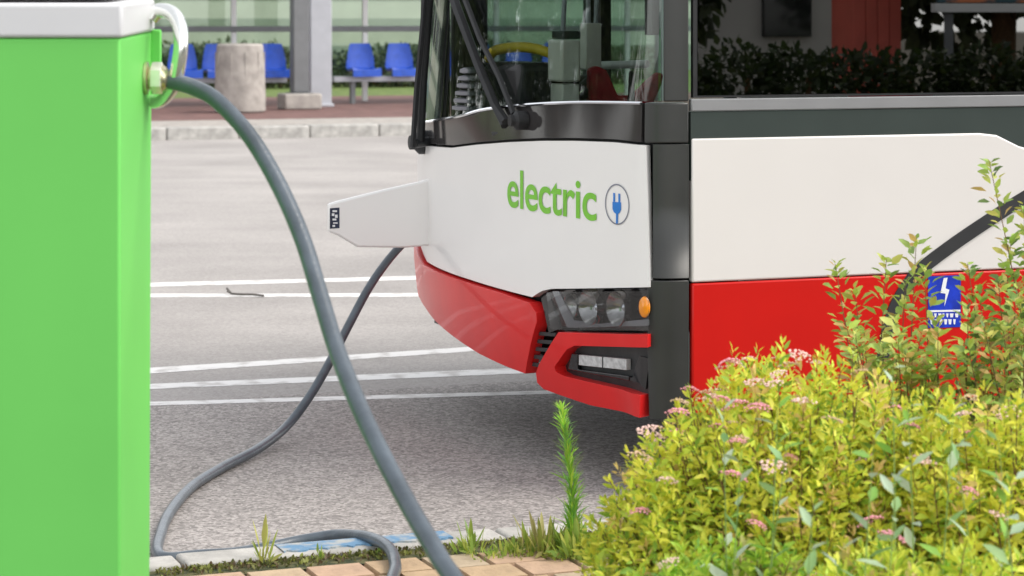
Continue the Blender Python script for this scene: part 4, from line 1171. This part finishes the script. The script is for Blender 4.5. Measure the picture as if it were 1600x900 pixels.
def far_bush(e, n, wv, hv, cols, label, seed):
    r = empty('roadside_bush', rd(e, n, .15), TH, label, 'bush', 'bushes behind the far shelter')
    g = random.Random(seed)
    cs = [(g.uniform(-.5, .5) * wv, g.uniform(-.3, .3), hv * g.uniform(.3, .6), wv * g.uniform(.3, .45), .6, hv * g.uniform(.35, .5)) for _ in range(6)]
    mass(r, cs, 2600, .12, cols, seed)
    bm = bmesh.new()
    for c in cs: bm_tube(bm, [Vector((c[0] * .3, 0, 0)), Vector((c[0], c[1], c[2]))], .03, 5)
    finish('stems', bm, bark, r)['kind'] = 'stuff'
spots = [(235, 50, 'leftmost bush behind the shelter, beside the charging post'), (330, 52, 'pale bush behind the concrete bin'), (420, 49, 'bush behind the shelter left of the steel post'),
         (540, 51, 'bush behind the shelter right of the grey column'), (620, 49, 'bush behind the shelter just left of the bus wipers'), (730, 50, 'bush seen through the bus windscreen, behind the wiper'),
         (830, 51, 'bush seen through the middle of the bus windscreen'), (940, 50, 'bush seen through the bus windscreen near the corner pillar')]
for i, (x, n, lab) in enumerate(spots):
    far_bush(col_on(x, n), n, 2.4, .8 + .15 * (i % 3), pgreens if i % 2 else greens, lab, 80 + i)
bld = empty('depot_building', rd(col_on(520, 62), 62, .15), TH, 'long pale building with horizontal bands far behind the shelter', 'building')
wall_m = M('render_pale', (.46, .46, .40), .85, var=.10, scale=1.2)
band_m = M('band_grey_green', (.22, .25, .20), .7, var=.12, scale=1.5)
for i, (z0, z1, m) in enumerate(((0, .75, band_m), (.75, 1.25, wall_m), (1.25, 1.5, band_m), (1.5, 2.0, wall_m), (2.0, 3.2, band_m), (3.2, 4.2, wall_m))):
    box('wall_band', (-26, .02 * (i % 2), z0), (30, 8, z1), m, bld, 0)
for i in range(22):
    box('window', (-25 + i * 2.5, -.03, 2.1), (-23.2 + i * 2.5, .1, 3.1), black_gloss, bld, .01)
box('roof', (-26.4, -.4, 4.2), (30.4, 8.4, 4.4), steel_grey, bld, 0)

# ------------------------------------------------------------------ behind the viewer: what the side windows mirror
hd = empty('clipped_hedge', rd(9, -4.75, 0), TH, 'dark hedge mirrored in the bus side window', 'hedge')
gh = random.Random(9)
mass(hd, [(x * .6 - 5, gh.uniform(-.1, .1), .68, .55, .5, .68 + gh.uniform(-.06, .05)) for x in range(28)], 52000, .085, [(.02, .035, .01), (.03, .05, .012), (.04, .055, .015)], 91)
bm = bmesh.new()
for x in range(28): bm_tube(bm, [Vector((x * .6 - 5, 0, 0)), Vector((x * .6 - 5 + gh.uniform(-.2, .2), 0, 1.1))], .03, 5)
finish('stems', bm, bark, hd)['kind'] = 'stuff'
kio = empty('red_kiosk', rd(12.15, -7.3, 0), TH, 'small red boarded kiosk mirrored in the bus side window', 'kiosk')
red_brd = M('red_boards', (.68, .13, .09), .6, var=.15, scale=3)
for i in range(4):
    box('board', (-.28 + i * .14, 0, .05), (-.15 + i * .14, .03, 2.5), red_brd, kio, .004)
box('kiosk_core', (-.27, -.5, .05), (.27, -.001, 2.48), red_brd, kio)
box('roof', (-.4, -.65, 2.5), (.4, .15, 2.62), steel_grey, kio)
hs_ = empty('pale_house', rd(13.6, -13, 0), TH, 'pale rendered house mirrored in the bus side window', 'house')
box('wall', (-2.2, -6, 0), (1.3, 0, 5), M('house_render', (.74, .72, .68), .8, var=.06, scale=1.5), hs_, .01)
box('roof', (-2.6, -6.3, 5), (1.7, .3, 5.3), steel_grey, hs_)
for x in (-1.6, .0): box('window', (x, -.02, 1.4), (x + .7, .06, 2.7), black_gloss, hs_, .01)
def tree(e, n, h_, r_, label, seed):
    t = empty('broadleaf_tree', rd(e, n, 0), 0, label, 'tree', 'trees behind the viewer')
    g = random.Random(seed)
    tube('trunk', [(0, 0, 0), (.05, 0, h_ * .3), (.0, .08, h_ * .6)], .14, bark, t, k=8, smooth_pts=4)
    cs = [(g.uniform(-.6, .6) * r_, g.uniform(-.6, .6) * r_, h_ * g.uniform(.35, .9), r_ * .5, r_ * .5, h_ * .16) for _ in range(10)]
    mass(t, cs, 6000, .22, greens, seed, 'crown')
    for c in cs[:5]: tube('limb', [(0, 0, h_ * .35), (c[0] * .7, c[1] * .7, c[2])], .05, bark, t, k=6)
tree(14.4, -8.5, 6, 1.7, 'tree right of the kiosk in the bus window reflection', 95)
tree(17.5, -8.8, 7, 2.0, 'tree farther right in the bus window reflection', 96)
tree(10.6, -9.5, 6, 1.2, 'slim tree left of the kiosk in the bus window reflection', 97)

bb_ = empty('stand_in_board', rd(13.35, -6.3, 0), TH, 'made-up board with a white lower rail, standing in for the strip mirrored at the top right of the bus window', 'stand_in_board')  # invented board, gives the unidentified white strip in the window reflection
box('stand_in_panel', (-1.05, -.04, 1.80), (1.05, 0, 2.9), M('stand_in_teal', (.05, .12, .14), .6, scale=2.2, col2=(.75, .25, .10), contrast=(.48, .56)), bb_)
box('lower_rail', (-1.1, -.06, 1.70), (1.1, .03, 1.79), white_metal, bb_)
for x in (-.9, .9): box('post', (x - .05, -.06, 0), (x + .05, -.041, 1.7), steel_grey, bb_)

# unseen trees added left of the far stop to darken the windscreen's reflection
for i, (a_, dd, lab) in enumerate(((27, 40, 'added tall tree nearest the far shelter, darkening the windscreen reflection'), (36, 38, 'second added tall tree from the shelter, darkening the windscreen reflection'),
                                   (45, 41, 'third added tall tree from the shelter, darkening the windscreen reflection'), (54, 37, 'fourth added tall tree from the shelter, darkening the windscreen reflection'),
                                   (63, 40, 'fifth added tall tree from the shelter, darkening the windscreen reflection'), (73, 39, 'sixth added tall tree from the shelter, darkening the windscreen reflection'),
                                   (83, 41, 'seventh added tall tree from the shelter, darkening the windscreen reflection'), (94, 39, 'added tall tree farthest from the shelter, darkening the windscreen reflection'))):
    px_, py_ = -.2 - dd * math.sin(R(a_)), 9 + dd * math.cos(R(a_))
    t = empty('broadleaf_tree', (px_, py_, 0), 0, lab, 'tree', 'added tall trees left of the far stop')
    g = random.Random(200 + i); h_ = 10 + g.uniform(-.8, 1.2)
    tube('trunk', [(0, 0, 0), (.1, 0, 4), (0, .2, 8)], .28, bark, t, k=8, smooth_pts=4)
    cs = [(g.uniform(-2.3, 2.3), g.uniform(-2, 2), g.uniform(2.6, h_ - 1), 1.9, 1.8, 1.7) for _ in range(16)]
    mass(t, cs, 8000, .42, [(.04, .06, .02), (.06, .085, .03), (.08, .10, .04)], 210 + i, 'crown')
    for c in cs[:6]: tube('limb', [(0, 0, 4), (c[0] * .7, c[1] * .7, c[2])], .08, bark, t, k=6)
